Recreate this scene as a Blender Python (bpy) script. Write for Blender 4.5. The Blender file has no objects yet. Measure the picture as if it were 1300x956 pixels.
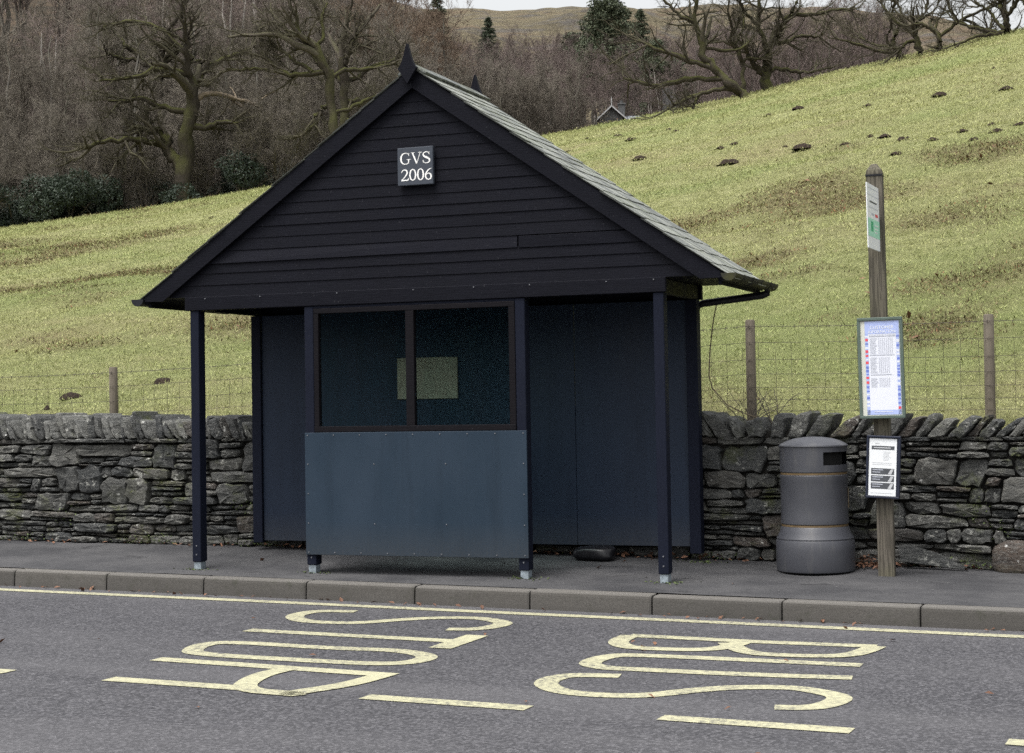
import bpy, math, random
import numpy as np
from mathutils import Matrix, Vector
random.seed(7); rng = np.random.default_rng(11)
sc = bpy.context.scene
COL = sc.collection
R = math.radians

# ------------------------------------------------------------------ camera
C = np.array([7.85104, -11.64996, 1.30199])
CR = np.array([0.916556, 0.399554, -0.016771]); CU = np.array([0.030002, -0.026883, 0.999188]); CW = np.array([-0.398779, 0.916315, 0.036627])
F = 2169.79
cd = bpy.data.cameras.new('camera'); cam = bpy.data.objects.new('camera', cd); COL.objects.link(cam)
cam.matrix_world = Matrix(((CR[0], CU[0], -CW[0], C[0]), (CR[1], CU[1], -CW[1], C[1]), (CR[2], CU[2], -CW[2], C[2]), (0, 0, 0, 1)))
cd.sensor_fit = 'HORIZONTAL'; cd.sensor_width = 36; cd.lens = F / 1300 * 36; cd.shift_y = -44.5 / 1300
cd.clip_start = .1; cd.clip_end = 6000
sc.camera = cam

def ray(x, y): return CW + CR * ((x - 650) / F) - CU * ((y - 433.5) / F)
def at(x, y, rho):                     # the point seen there, rho metres away over the ground
    d = ray(x, y); return C + d * (rho / math.hypot(d[0], d[1]))
SX, SD = -0.0089, 0.0755
def pav(x, y):
    return SX * (x - 2) + np.where(np.asarray(y) > 0, SD * np.asarray(y) * np.clip(1 - .13 * np.maximum(0, np.asarray(x) - 2.5), .3, 1), .038 * np.asarray(y))
def road_z(x): return SX * (x - 2) - .148
def on_road(x, y):
    d = ray(x, y); z0 = -2 * SX - .148
    t = (z0 + SX * C[0] - C[2]) / (d[2] - SX * d[0]); return C + t * d

# ------------------------------------------------------------------ world, light
SUN_EL, SUN_AZ = R(66), R(200)         # azimuth measured clockwise from +y
w = bpy.data.worlds.new('World'); sc.world = w; w.use_nodes = True
nt = w.node_tree; nt.nodes.clear()
sky = nt.nodes.new('ShaderNodeTexSky'); sky.sky_type = 'NISHITA'; sky.sun_disc = False
sky.sun_elevation = SUN_EL; sky.sun_rotation = SUN_AZ; sky.dust_density = 6; sky.air_density = 1.6; sky.ozone_density = 1.0
hs = nt.nodes.new('ShaderNodeHueSaturation'); hs.inputs['Saturation'].default_value = .14
bg = nt.nodes.new('ShaderNodeBackground'); bg.inputs[1].default_value = .14
wo = nt.nodes.new('ShaderNodeOutputWorld')
nt.links.new(sky.outputs[0], hs.inputs['Color']); nt.links.new(hs.outputs[0], bg.inputs[0]); nt.links.new(bg.outputs[0], wo.inputs[0])
sd = bpy.data.lights.new('sun', 'SUN'); sd.energy = 1.2; sd.angle = R(25); sd.color = (1, .97, .93)
so = bpy.data.objects.new('sun', sd); COL.objects.link(so)
sv = Vector((math.sin(SUN_AZ) * math.cos(SUN_EL), math.cos(SUN_AZ) * math.cos(SUN_EL), math.sin(SUN_EL)))
so.rotation_euler = sv.to_track_quat('Z', 'Y').to_euler(); so.location = (0, -20, 30)
vs = sc.view_settings; vs.view_transform = 'Standard'; vs.look = 'None'; vs.gamma = 1; vs.use_curve_mapping = False; vs.exposure = .95
sc.cycles.max_bounces = 6; sc.cycles.diffuse_bounces = 3; sc.cycles.glossy_bounces = 3; sc.cycles.transparent_max_bounces = 8
sc.cycles.use_denoising = False; sc.cycles.denoiser = 'OPENIMAGEDENOISE'; sc.cycles.denoising_input_passes = 'RGB_ALBEDO_NORMAL'

# ------------------------------------------------------------------ materials
def srgb(*c): return tuple(((v / 255 + .055) / 1.055) ** 2.4 if v > 10 else v / 255 / 12.92 for v in c) + (1,)
class M:
    """a small node builder"""
    def __init__(s, name, rough=.8, spec=.3):
        s.m = bpy.data.materials.new(name); s.m.use_nodes = True; s.t = s.m.node_tree; s.N = s.t.nodes; s.L = s.t.links
        s.b = s.N['Principled BSDF']; s.b.inputs['Roughness'].default_value = rough; s.b.inputs['Specular IOR Level'].default_value = spec
        g = s.N.new('ShaderNodeNewGeometry'); s.pos = g.outputs['Position']; s.nor = g.outputs['Normal']
        tc = s.N.new('ShaderNodeTexCoord'); s.obj = tc.outputs['Object']
    def put(s, sock, v):
        if hasattr(v, 'is_output'): s.L.new(v, sock)
        else: sock.default_value = v
    def vec(s, v, scale):
        n = s.N.new('ShaderNodeMapping'); s.L.new(v, n.inputs[0]); n.inputs['Scale'].default_value = scale if hasattr(scale, '__len__') else (scale,) * 3; return n.outputs[0]
    def noise(s, scale, v=None, detail=4, rough=.55, dist=0.):
        n = s.N.new('ShaderNodeTexNoise'); s.L.new(v or s.pos, n.inputs['Vector']); n.inputs['Scale'].default_value = scale
        n.inputs['Detail'].default_value = detail; n.inputs['Roughness'].default_value = rough; n.inputs['Distortion'].default_value = dist; return n.outputs['Fac']
    def voro(s, scale, v=None, out='Distance', feat='F1'):
        n = s.N.new('ShaderNodeTexVoronoi'); n.feature = feat; s.L.new(v or s.pos, n.inputs['Vector']); n.inputs['Scale'].default_value = scale; return n.outputs[out]
    def ramp(s, f, *stops):
        n = s.N.new('ShaderNodeValToRGB'); s.L.new(f, n.inputs[0]); e = n.color_ramp.elements
        while len(e) < len(stops): e.new(.5)
        for k, (p, c) in zip(e, stops): k.position = p; k.color = c if hasattr(c, '__len__') else (c, c, c, 1)
        return n.outputs[0]
    def mix(s, f, a, b, mode='MIX'):
        n = s.N.new('ShaderNodeMix'); n.data_type = 'RGBA'; n.blend_type = mode
        s.put(n.inputs[0], f); s.put(n.inputs[6], a); s.put(n.inputs[7], b); return n.outputs[2]
    def math(s, op, a, b=0.):
        n = s.N.new('ShaderNodeMath'); n.operation = op; s.put(n.inputs[0], a); s.put(n.inputs[1], b); return n.outputs[0]
    def sep(s, v, i):
        n = s.N.new('ShaderNodeSeparateXYZ'); s.L.new(v, n.inputs[0]); return n.outputs[i]
    def attr(s, name):
        n = s.N.new('ShaderNodeAttribute'); n.attribute_name = name; return n.outputs['Fac']
    def rand(s):
        return s.N.new('ShaderNodeObjectInfo').outputs['Random']
    def col(s, v): s.put(s.b.inputs['Base Color'], v); return s
    def rough(s, v): s.put(s.b.inputs['Roughness'], v); return s
    def bump(s, h, dist=.01, strength=1.):
        n = s.N.new('ShaderNodeBump'); s.L.new(h, n.inputs['Height']); n.inputs['Distance'].default_value = dist; n.inputs['Strength'].default_value = strength
        s.L.new(n.outputs[0], s.b.inputs['Normal']); return s

def flat(name, c, rough=.6, var=.12, scale=18, spec=.3, metal=0.):
    m = M(name, rough, spec); n = m.noise(scale)
    a = tuple(v * (1 - var) for v in c[:3]) + (1,); b = tuple(min(1, v * (1 + var)) for v in c[:3]) + (1,)
    m.col(m.ramp(n, (.3, a), (.7, b))); m.b.inputs['Metallic'].default_value = metal; return m.m

def wood_paint(name, c1, c2, along=(2, 30, 30), rough=.62, wear=.5):
    m = M(name, rough, .07)
    g = m.noise(5, m.vec(m.obj, along), 6, .65); d = m.noise(3.1, m.obj, 3)
    kn = m.noise(55, m.obj, 2); sp = m.ramp(kn, (.70, 0.), (.78, 1.))
    c = m.mix(m.math('MULTIPLY', g, .9), c1, c2); c = m.mix(m.ramp(d, (.35, 0.), (.75, .45)), c, c2); c = m.mix(m.ramp(m.noise(8, m.vec(m.obj, tuple(v * 1.6 for v in along)), 4, .75), (.58, 0.), (.75, .5)), c, tuple(v * 2.6 for v in c2[:3]) + (1,))
    c = m.mix(m.math('MULTIPLY', sp, wear * .5), c, (.10, .10, .11, 1)); m.col(c)
    m.rough(m.ramp(d, (.3, rough - .12), (.7, rough + .12))); m.bump(g, .004, .6); return m.m

BLACKWOOD = wood_paint('black_stained_boards', (.0025, .0027, .0046, 1), (.0092, .0096, .0145, 1))
POSTWOOD = wood_paint('blue_black_post_paint', (.0055, .0068, .0135, 1), (.011, .0135, .024, 1), (30, 30, 2))
def panel_mat(name, c1, c2, rough=.5):
    m = M(name, rough, .18); n = m.noise(2.2, m.vec(m.obj, (1, 1, .45)), 5, .6); f = m.noise(60, m.obj, 3)
    c = m.mix(m.ramp(n, (.3, 0.), (.72, 1.)), c1, c2)
    sc_ = m.ramp(m.noise(9, m.vec(m.obj, (1, 1, 4)), 6, .7), (.62, 0.), (.8, .35)); c = m.mix(sc_, c, tuple(v * 1.9 + .01 for v in c2[:3]) + (1,)); stk = m.ramp(m.noise(7, m.vec(m.obj, (1, 1, .07)), 5, .7), (.52, 0.), (.72, .45)); c = m.mix(stk, c, tuple(v * .62 for v in c1[:3]) + (1,))
    low = m.ramp(m.sep(m.pos, 2), (.15, .7), (.42, 0.)); c = m.mix(m.math('MULTIPLY', low, f), c, (.05, .05, .048, 1))
    m.col(c); m.rough(m.ramp(n, (.3, rough - .08), (.7, rough + .12))); m.bump(f, .001, .3); return m.m
FRONTP = panel_mat('slate_blue_board_paint', (.0150, .0270, .043, 1), (.0210, .0345, .0535, 1))
BACKP = panel_mat('navy_board_paint', (.0118, .0188, .035, 1), (.0168, .0258, .0455, 1))
GALV = flat('galvanised_steel', (.24, .28, .31, 1), .55, .3, 40, metal=.2)
SCREW = flat('screw_steel', (.16, .165, .18, 1), .5, .1, metal=.3)
GUTTER = flat('black_plastic_gutter', (.008, .009, .013, 1), .45, .3)
m = M('green_stained_timber', .8); c = m.mix(m.ramp(m.noise(6), (.4, 0.), (.65, .8)), (.012, .012, .014, 1), (.045, .045, .012, 1)); m.col(c); GREENWOOD = m.m
m = M('roof_slate', .55, .4); sid = m.attr('sid')
c = m.ramp(sid, (0, (.085, .093, .088, 1)), (.4, (.15, .16, .145, 1)), (.75, (.21, .22, .195, 1)), (1, (.11, .125, .095, 1)))
c = m.mix(m.ramp(m.noise(14, None, 5), (.5, 0.), (.72, .6)), c, (.38, .39, .34, 1)); c = m.mix(m.ramp(m.noise(5), (.55, 0.), (.7, .5)), c, (.09, .10, .045, 1))
m.col(c); m.bump(m.noise(40, None, 5), .006, .7); SLATE = m.m
SLATE_EDGE = flat('dark_slate_edge', (.035, .038, .034, 1), .8, .35, 25)  # darker colour for the side faces of the slates
m = M('plaque_slate', .6, .3); m.col(m.mix(m.noise(30, m.obj, 5), (.030, .037, .050, 1), (.05, .058, .074, 1))); m.bump(m.noise(60, m.obj), .001, .5); PLAQUE = m.m
WHITE = flat('white_paint', (.78, .78, .76, 1), .6, .04)
# window glass, dusty
m = M('dusty_window_glass', .06, .5); N, L = m.N, m.L
tr = N.new('ShaderNodeBsdfTransparent')
dust = m.mix(m.ramp(m.noise(6, m.vec(m.obj, (1.4, 1, .35)), 7, .72), (.40, 0.), (.72, 1.)), (.80, .93, .92, 1), (.92, .985, .98, 1)); dust = m.mix(m.ramp(m.noise(22, m.vec(m.obj, (1, 1, .12)), 5, .7), (.60, 0.), (.75, .8)), dust, (.95, .97, .97, 1))
L.new(dust, tr.inputs[0]); L.new(tr.outputs[0], N['Material Output'].inputs[0]); GLASS = m.m

# stone
def stone_mat(name, dark, mid, light, lich=.5):
    m = M(name, .82, .25); sid = m.attr('sid')
    st = m.noise(9, m.vec(m.pos, (1, 1, 3)), 7, .68); fine = m.noise(70, None, 6, .7)
    c = m.ramp(sid, (0, dark), (.38, mid), (.62, light), (.86, mid), (.90, (.085, .066, .054, 1)), (.94, (.075, .062, .052, 1)), (1, (.15, .15, .138, 1)))
    c = m.mix(m.ramp(st, (.32, .7), (.62, 0.)), c, (.020, .022, .024, 1)); c = m.mix(m.ramp(m.noise(16, m.vec(m.pos, (.7, 1, 4)), 5, .7), (.54, 0.), (.68, .55)), c, (.17, .17, .16, 1)); c = m.mix(m.ramp(fine, (.50, 0.), (.72, .6)), c, (.20, .20, .19, 1))
    lp = m.ramp(m.noise(7, None, 3), (.50, 0.), (.62, 1.)); l = m.ramp(m.noise(24, None, 5, .6, .4), (.56, 0.), (.62, 1.))
    c = m.mix(m.math('MULTIPLY', m.math('MULTIPLY', l, lp), lich), c, (.36, .36, .33, 1))
    spot = m.ramp(m.voro(11), (.10, 1.), (.15, 0.)); keep = m.ramp(m.voro(11, None, 'Color'), (.70, 0.), (.72, 1.))
    c = m.mix(m.math('MULTIPLY', m.math('MULTIPLY', spot, keep), .8), c, (.48, .48, .46, 1))
    ms = m.ramp(m.noise(3.3, None, 5, .65), (.55, 0.), (.68, .8)); up = m.ramp(m.sep(m.nor, 2), (.0, .25), (.6, 1.))
    c = m.mix(m.math('MULTIPLY', ms, up), c, (.065, .075, .018, 1))
    m.col(c); m.bump(m.math('ADD', m.math('MULTIPLY', st, .8), m.math('MULTIPLY', fine, .45)), .04, 1.); return m.m
STONE = stone_mat('rubble_slate_stone', (.046, .049, .050, 1), (.083, .084, .080, 1), (.145, .142, .128, 1), .8)
COPE = stone_mat('coping_slate_stone', (.040, .043, .045, 1), (.092, .093, .089, 1), (.20, .20, .182, 1), 1.)
CORE = flat('wall_core_earth', (.018, .017, .015, 1), .95, .3)
BROWNSTONE = stone_mat('brown_boulder_stone', (.12, .09, .06, 1), (.14, .10, .06, 1), (.15, .11, .07, 1), .3)

# ground materials
m = M('tarmac_road', .85, .3); g1 = m.math('ADD', m.math('MULTIPLY', m.voro(70, None, 'Color'), .5), m.math('MULTIPLY', m.noise(30, None, 8, .85), .55)); g2 = m.noise(60, None, 6, .8); big = m.noise(.7, m.vec(m.pos, (.35, 1, 1)), 5, .6)
c = m.ramp(g1, (.3, (.020, .020, .023, 1)), (.52, (.048, .0475, .053, 1)), (.74, (.12, .118, .126, 1)))
c = m.mix(m.ramp(g2, (.36, .55), (.56, 0.)), c, (.03, .03, .034, 1)); c = m.mix(m.ramp(big, (.45, 0.), (.75, .5)), c, (.105, .103, .108, 1))
c = m.mix(m.ramp(m.noise(2.3, None, 4), (.6, 0.), (.8, .5)), c, (.05, .05, .055, 1)); c = m.mix(m.ramp(m.noise(.9, m.vec(m.pos, (.03, 1, 1)), 3), (.45, 0.), (.65, .38)), c, (.115, .113, .118, 1)); c = m.mix(m.ramp(m.voro(3.5), (.03, .6), (.06, 0.)), c, (.02, .02, .021, 1))
m.col(c); m.bump(g1, .006, .8); ROADM = m.m
m = M('tarmac_footway', .8, .3); g1 = m.noise(60, None, 7, .8); big = m.noise(1.6, m.vec(m.pos, (.8, 1.1, 1)), 7, .7)
c = m.ramp(g1, (.3, (.024, .024, .027, 1)), (.7, (.056, .056, .059, 1)))
c = m.mix(m.ramp(big, (.42, 0.), (.62, .75)), c, (.074, .073, .075, 1)); c = m.mix(m.ramp(m.noise(3.2, m.vec(m.pos, (.8, 1.3, 1)), 6, .65), (.60, 0.), (.68, .8)), c, (.019, .019, .021, 1))
c = m.mix(m.ramp(m.voro(9, None), (.035, .8), (.06, 0.)), c, (.20, .20, .19, 1))
m.col(c); m.rough(m.ramp(big, (.35, .6), (.6, .9))); m.bump(g1, .004, .6); PAVM = m.m
m = M('concrete_kerb', .85, .25); f = m.noise(120, None, 4, .7)
c = m.ramp(f, (.3, (.055, .051, .047, 1)), (.7, (.125, .118, .108, 1))); c = m.mix(m.ramp(m.noise(3, m.vec(m.pos, (1, 1, 3)), 6), (.4, 0.), (.7, .6)), c, (.07, .065, .058, 1))
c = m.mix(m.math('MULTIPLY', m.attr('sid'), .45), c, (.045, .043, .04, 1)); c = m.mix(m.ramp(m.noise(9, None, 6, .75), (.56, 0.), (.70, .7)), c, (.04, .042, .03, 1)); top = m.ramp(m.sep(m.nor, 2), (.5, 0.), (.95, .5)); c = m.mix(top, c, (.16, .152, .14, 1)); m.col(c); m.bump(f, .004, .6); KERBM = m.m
m = M('worn_yellow_paint', .7, .3); wv = m.ramp(m.noise(32, None, 7, .85), (.44, 0.), (.60, 1.)); wl = m.ramp(m.noise(1.3, None, 5, .65), (.36, .35), (.58, 1.))
c = m.mix(m.noise(9), (.36, .345, .22, 1), (.46, .445, .30, 1)); c = m.mix(m.math('MULTIPLY', wv, wl), c, (.085, .083, .08, 1)); m.col(c); PAINT = m.m
m = M('moss_pasture', .9, .1)
a = m.noise(.28, m.vec(m.pos, (.6, 1, 1)), 7, .65); a2 = m.noise(.16, m.vec(m.pos, (.7, 1.1, 1)), 6, .6); b = m.noise(3.5, None, 6, .68); f = m.noise(26, None, 5, .7)
c = m.ramp(b, (.25, (.155, .165, .062, 1)), (.45, (.29, .30, .13, 1)), (.62, (.39, .395, .19, 1)), (.8, (.29, .28, .145, 1)))
c = m.mix(m.ramp(f, (.35, .55), (.62, 0.)), c, (.085, .09, .03, 1)); c = m.mix(m.ramp(a, (.48, 0.), (.64, .6)), c, (.27, .235, .125, 1)); c = m.mix(m.ramp(a2, (.48, 0.), (.62, .6)), c, (.20, .245, .085, 1))
br = m.math('MULTIPLY', m.attr('sid'), m.ramp(m.noise(5, None, 6, .75), (.32, .35), (.58, 1.))); c = m.mix(br, c, m.ramp(m.noise(2.2, None, 5, .7), (.35, (.12, .105, .05, 1)), (.6, (.18, .135, .082, 1))))
m.col(c); m.bump(m.math('ADD', m.math('MULTIPLY', b, 1.5), f), .10, 1.); FIELD = m.m
m = M('grass_blades', .75, .2); b = m.noise(2.8, None, 5, .65); sidn = m.attr('sid')
c = m.ramp(b, (.3, (.20, .215, .08, 1)), (.5, (.295, .306, .128, 1)), (.7, (.36, .365, .165, 1))); c = m.mix(m.ramp(m.noise(.16, m.vec(m.pos, (.7, 1.1, 1)), 6, .6), (.48, 0.), (.62, .6)), c, (.205, .25, .085, 1)); c = m.mix(m.ramp(sidn, (.80, 0.), (.95, .6)), c, (.30, .265, .155, 1)); m.col(c); BLADE = m.m
m = M('dead_bracken', .9, .1); c = m.ramp(m.attr('sid'), (0, (.055, .040, .024, 1)), (.4, (.11, .085, .045, 1)), (.7, (.14, .13, .055, 1)), (.9, (.20, .155, .09, 1)), (1, (.16, .055, .03, 1))); m.col(c); BRACKEN = m.m
m = M('molehill_soil', .95, .1); f = m.noise(26, None, 5, .7); m.col(m.ramp(f, (.3, (.022, .016, .012, 1)), (.7, (.062, .046, .036, 1)))); m.bump(f, .06, 1.); SOIL = m.m
m = M('woodland_floor', .95, .1); m.col(m.ramp(m.noise(.5, None, 6, .65), (.35, (.030, .026, .018, 1)), (.7, (.085, .062, .042, 1)))); m.bump(m.noise(1.5), .5, 1.); FLOOR = m.m
m = M('fell_grass', .95, .1); n = m.noise(.02, m.vec(m.pos, (1, 1, 2.2)), 9, .7); n2 = m.noise(.05, m.vec(m.pos, (1, 1, 3)), 7, .65)
c = m.ramp(n, (.34, (.095, .082, .056, 1)), (.5, (.165, .142, .092, 1)), (.66, (.135, .096, .068, 1))); c = m.mix(m.ramp(n2, (.52, 0.), (.62, .85)), c, (.105, .098, .092, 1))
c = m.mix(m.ramp(m.noise(.15, None, 6), (.3, .4), (.6, 0.)), c, (.09, .075, .05, 1)); m.col(c); m.bump(n2, 14., 1.); FELL = m.m
GROUNDM = flat('rough_ground', (.10, .10, .05, 1), .95, .3, .5)

def bark(name, c1, c2, moss, mossamt, sc_=8):
    m = M(name, .9, .1); n = m.noise(sc_, m.vec(m.obj, (1, 1, .35)), 5, .65); r = m.rand()
    c = m.mix(n, c1, c2); c = m.mix(m.math('MULTIPLY', r, .35), c, tuple(v * .55 for v in c1[:3]) + (1,))
    up = m.ramp(m.math('ADD', m.math('MULTIPLY', m.sep(m.nor, 2), .45), m.noise(.9, m.obj, 4)), (.42, 0.), (.78, mossamt))
    c = m.mix(up, c, moss); m.col(c); m.bump(n, .09, 1.); return m.m
BARK_OAK = bark('oak_bark_mossy', (.026, .022, .018, 1), (.075, .064, .050, 1), (.070, .076, .018, 1), .65)
BARK_LIMB = bark('oak_twig_bark', (.045, .038, .032, 1), (.125, .108, .09, 1), (.065, .069, .025, 1), .45)
BARK_WOOD = bark('wood_bark', (.075, .068, .058, 1), (.20, .185, .16, 1), (.08, .084, .035, 1), .4)
TWIG_BROWN = bark('brown_twigs', (.13, .112, .095, 1), (.28, .248, .215, 1), (.10, .098, .055, 1), .3)
TWIG_PURPLE = bark('purple_brown_twigs', (.14, .11, .10, 1), (.25, .205, .19, 1), (.14, .11, .09, 1), .2)
TWIG_RUSSET = bark('russet_twigs', (.15, .11, .085, 1), (.25, .19, .145, 1), (.14, .105, .06, 1), .25)
BARK_POLE = bark('grey_pole_bark', (.13, .12, .105, 1), (.27, .25, .225, 1), (.10, .11, .05, 1), .35)
BIRCH = bark('white_birch_bark', (.30, .27, .24, 1), (.55, .52, .48, 1), (.2, .18, .15, 1), .3, 3)
DEADWOOD = bark('pale_dead_branch', (.20, .155, .11, 1), (.34, .28, .21, 1), (.2, .17, .1, 1), .1)
def leafmat(name, a, b, gloss=.5):
    m = M(name, gloss, .4); m.col(m.mix(m.math('ADD', m.math('MULTIPLY', m.attr('sid'), .7), m.math('MULTIPLY', m.rand(), .3)), a, b)); return m.m
HOLLY = leafmat('evergreen_shrub_leaves', (.012, .022, .013, 1), (.040, .058, .036, 1), .6)
NEEDLE = leafmat('conifer_needles', (.022, .034, .018, 1), (.060, .075, .038, 1), .7)
PINE = leafmat('pine_needles', (.028, .040, .022, 1), (.075, .088, .045, 1), .7)
IVY = leafmat('ivy_weed_leaves', (.035, .055, .015, 1), (.09, .12, .035, 1), .6)
LEAF = leafmat('fallen_leaf', (.065, .030, .018, 1), (.20, .10, .058, 1), .75)

# ------------------------------------------------------------------ mesh helpers
def mesh_np(name, V, Fc, mats, sid=None, smooth=False, mi=None):
    """V (n,3); Fc (k,m) one polygon size, or a list of such arrays"""
    me = bpy.data.meshes.new(name); V = np.ascontiguousarray(V, dtype=np.float32)
    Fs = [np.asarray(f, dtype=np.int32) for f in (Fc if isinstance(Fc, list) else [Fc]) if len(f)]
    me.vertices.add(len(V)); me.vertices.foreach_set('co', V.ravel())
    nl = sum(f.size for f in Fs); npoly = sum(len(f) for f in Fs)
    me.loops.add(nl); me.loops.foreach_set('vertex_index', np.concatenate([f.ravel() for f in Fs]))
    me.polygons.add(npoly); tot = np.concatenate([np.full(len(f), f.shape[1], np.int32) for f in Fs])
    me.polygons.foreach_set('loop_start', np.concatenate([[0], np.cumsum(tot)[:-1]]).astype(np.int32))
    if mi is not None: me.polygons.foreach_set('material_index', np.asarray(mi, np.int32))
    me.polygons.foreach_set('use_smooth', np.full(npoly, smooth))
    for mm in (mats if isinstance(mats, (list, tuple)) else [mats]): me.materials.append(mm)
    if sid is not None:
        a = me.attributes.new('sid', 'FLOAT', 'POINT'); a.data.foreach_set('value', np.asarray(sid, np.float32))
    me.update(calc_edges=True); me.validate(); return me

class MB:
    """collects shapes, then links them as one mesh object"""
    def __init__(s): s.v = []; s.f = []; s.mi = []; s.sid = []; s.k = 0; s.cur = 0.
    def add(s, vs_, fs, mi=None):
        o = len(s.v); s.v += [tuple(map(float, p)) for p in vs_]; s.f += [tuple(i + o for i in f) for f in fs]; s.mi += [s.k if mi is None else mi] * len(fs); s.sid += [s.cur] * len(vs_); return s
    def box(s, x0, x1, y0, y1, z0, z1, b=0., mat=None):
        if b <= 0:
            vs_ = [(x, y, z) for z in (z0, z1) for y in (y0, y1) for x in (x0, x1)]
            return s.add(vs_, [(0, 2, 3, 1), (4, 5, 7, 6), (0, 1, 5, 4), (2, 6, 7, 3), (0, 4, 6, 2), (1, 3, 7, 5)], mat)
        vs_ = []; X, Y, Z = (x0, x1), (y0, y1), (z0, z1)
        idx = {}
        for i in (0, 1):
            for j in (0, 1):
                for k in (0, 1):
                    sx, sy, sz = 1 - 2 * i, 1 - 2 * j, 1 - 2 * k
                    for ax in range(3):
                        p = [X[i] + sx * b, Y[j] + sy * b, Z[k] + sz * b]; p[ax] = (X[i], Y[j], Z[k])[ax]
                        idx[(i, j, k, ax)] = len(vs_); vs_.append(p)
        g = lambda i, j, k, a: idx[(i, j, k, a)]
        fs = []
        for i in (0, 1): fs.append([g(i, 0, 0, 0), g(i, 1, 0, 0), g(i, 1, 1, 0), g(i, 0, 1, 0)])
        for j in (0, 1): fs.append([g(0, j, 0, 1), g(1, j, 0, 1), g(1, j, 1, 1), g(0, j, 1, 1)])
        for k in (0, 1): fs.append([g(0, 0, k, 2), g(1, 0, k, 2), g(1, 1, k, 2), g(0, 1, k, 2)])
        for i in (0, 1):
            for j in (0, 1): fs.append([g(i, j, 0, 0), g(i, j, 1, 0), g(i, j, 1, 1), g(i, j, 0, 1)])
        for i in (0, 1):
            for k in (0, 1): fs.append([g(i, 0, k, 0), g(i, 1, k, 0), g(i, 1, k, 2), g(i, 0, k, 2)])
        for j in (0, 1):
            for k in (0, 1): fs.append([g(0, j, k, 1), g(1, j, k, 1), g(1, j, k, 2), g(0, j, k, 2)])
        for i in (0, 1):
            for j in (0, 1):
                for k in (0, 1): fs.append([g(i, j, k, a) for a in range(3)])
        c = np.array([(x0 + x1) / 2, (y0 + y1) / 2, (z0 + z1) / 2]); out = []
        P = np.array(vs_)
        for f in fs:
            n = np.cross(P[f[1]] - P[f[0]], P[f[2]] - P[f[0]]); out.append(tuple(f) if n @ (P[f].mean(0) - c) > 0 else tuple(f[::-1]))
        return s.add(vs_, out, mat)
    def tube(s, pts, r, n=8, cap=True, mat=None):
        pts = [np.array(p, float) for p in pts]; rs = r if hasattr(r, '__len__') else [r] * len(pts); vs_ = []
        for i, p in enumerate(pts):
            t = pts[min(i + 1, len(pts) - 1)] - pts[max(i - 1, 0)]; t /= np.linalg.norm(t) + 1e-9
            a = np.cross(t, (0, 0, 1) if abs(t[2]) < .9 else (0, 1, 0)); a /= np.linalg.norm(a); b = np.cross(t, a)
            vs_ += [p + rs[i] * (math.cos(2 * math.pi * k / n) * a + math.sin(2 * math.pi * k / n) * b) for k in range(n)]
        fs = [(i * n + k, i * n + (k + 1) % n, (i + 1) * n + (k + 1) % n, (i + 1) * n + k) for i in range(len(pts) - 1) for k in range(n)]
        if cap: fs += [tuple(range(n))[::-1], tuple((len(pts) - 1) * n + k for k in range(n))]
        return s.add(vs_, fs, mat)
    def prism(s, poly, axis, a0, a1, mat=None):
        """extrude a 2-D outline; axis 1: outline in (x,z) between y=a0..a1"""
        n = len(poly)
        put = {1: lambda p, a: (p[0], a, p[1]), 0: lambda p, a: (a, p[0], p[1]), 2: lambda p, a: (p[0], p[1], a)}[axis]
        vs_ = [put(p, a0) for p in poly] + [put(p, a1) for p in poly]
        fs = [tuple(range(n)), tuple(range(2 * n - 1, n - 1, -1))] + [(i, i + n, (i + 1) % n + n, (i + 1) % n) for i in range(n)]
        return s.add(vs_, fs, mat)
    def lathe(s, prof, cx=0, cy=0, n=40, mat=None):
        vs_ = [(cx + r * math.cos(2 * math.pi * k / n), cy + r * math.sin(2 * math.pi * k / n), z) for r, z in prof for k in range(n)]
        fs = [(i * n + k, i * n + (k + 1) % n, (i + 1) * n + (k + 1) % n, (i + 1) * n + k) for i in range(len(prof) - 1) for k in range(n)]
        return s.add(vs_, fs, mat)
    def build(s, name, mats, parent=None, smooth=False, fix=True):
        me = bpy.data.meshes.new(name); me.from_pydata(s.v, [], s.f)
        for mm in (mats if isinstance(mats, (list, tuple)) else [mats]): me.materials.append(mm)
        me.polygons.foreach_set('material_index', s.mi); me.polygons.foreach_set('use_smooth', [smooth] * len(s.f))
        a = me.attributes.new('sid', 'FLOAT', 'POINT'); a.data.foreach_set('value', s.sid)
        me.update()
        if fix:
            import bmesh
            bm = bmesh.new(); bm.from_mesh(me); bmesh.ops.recalc_face_normals(bm, faces=bm.faces); bm.to_mesh(me); bm.free()
        return link(name, me, parent)
def link(name, me, parent=None):
    o = bpy.data.objects.new(name, me); COL.objects.link(o)
    if parent: o.parent = parent
    return o
def tag(o, label=None, cat=None, group=None, kind=None):
    for k, v in (('label', label), ('category', cat), ('group', group), ('kind', kind)):
        if v: o[k] = v
    return o
def thing(name, loc, label, cat, group=None, rz=0.):
    o = bpy.data.objects.new(name, None); COL.objects.link(o); o.location = tuple(map(float, loc)); o.rotation_euler = (0, 0, rz); o.empty_display_size = .2
    return tag(o, label, cat, group)
def copy_tree(o, parent=None):
    c = o.copy(); COL.objects.link(c)
    if parent: c.parent = parent
    for ch in list(o.children): copy_tree(ch, c)
    return c
def smooth_auto(o, ang=35):
    me = o.data; me.polygons.foreach_set('use_smooth', [True] * len(me.polygons)); me.set_sharp_from_angle(angle=R(ang)); return o

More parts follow.
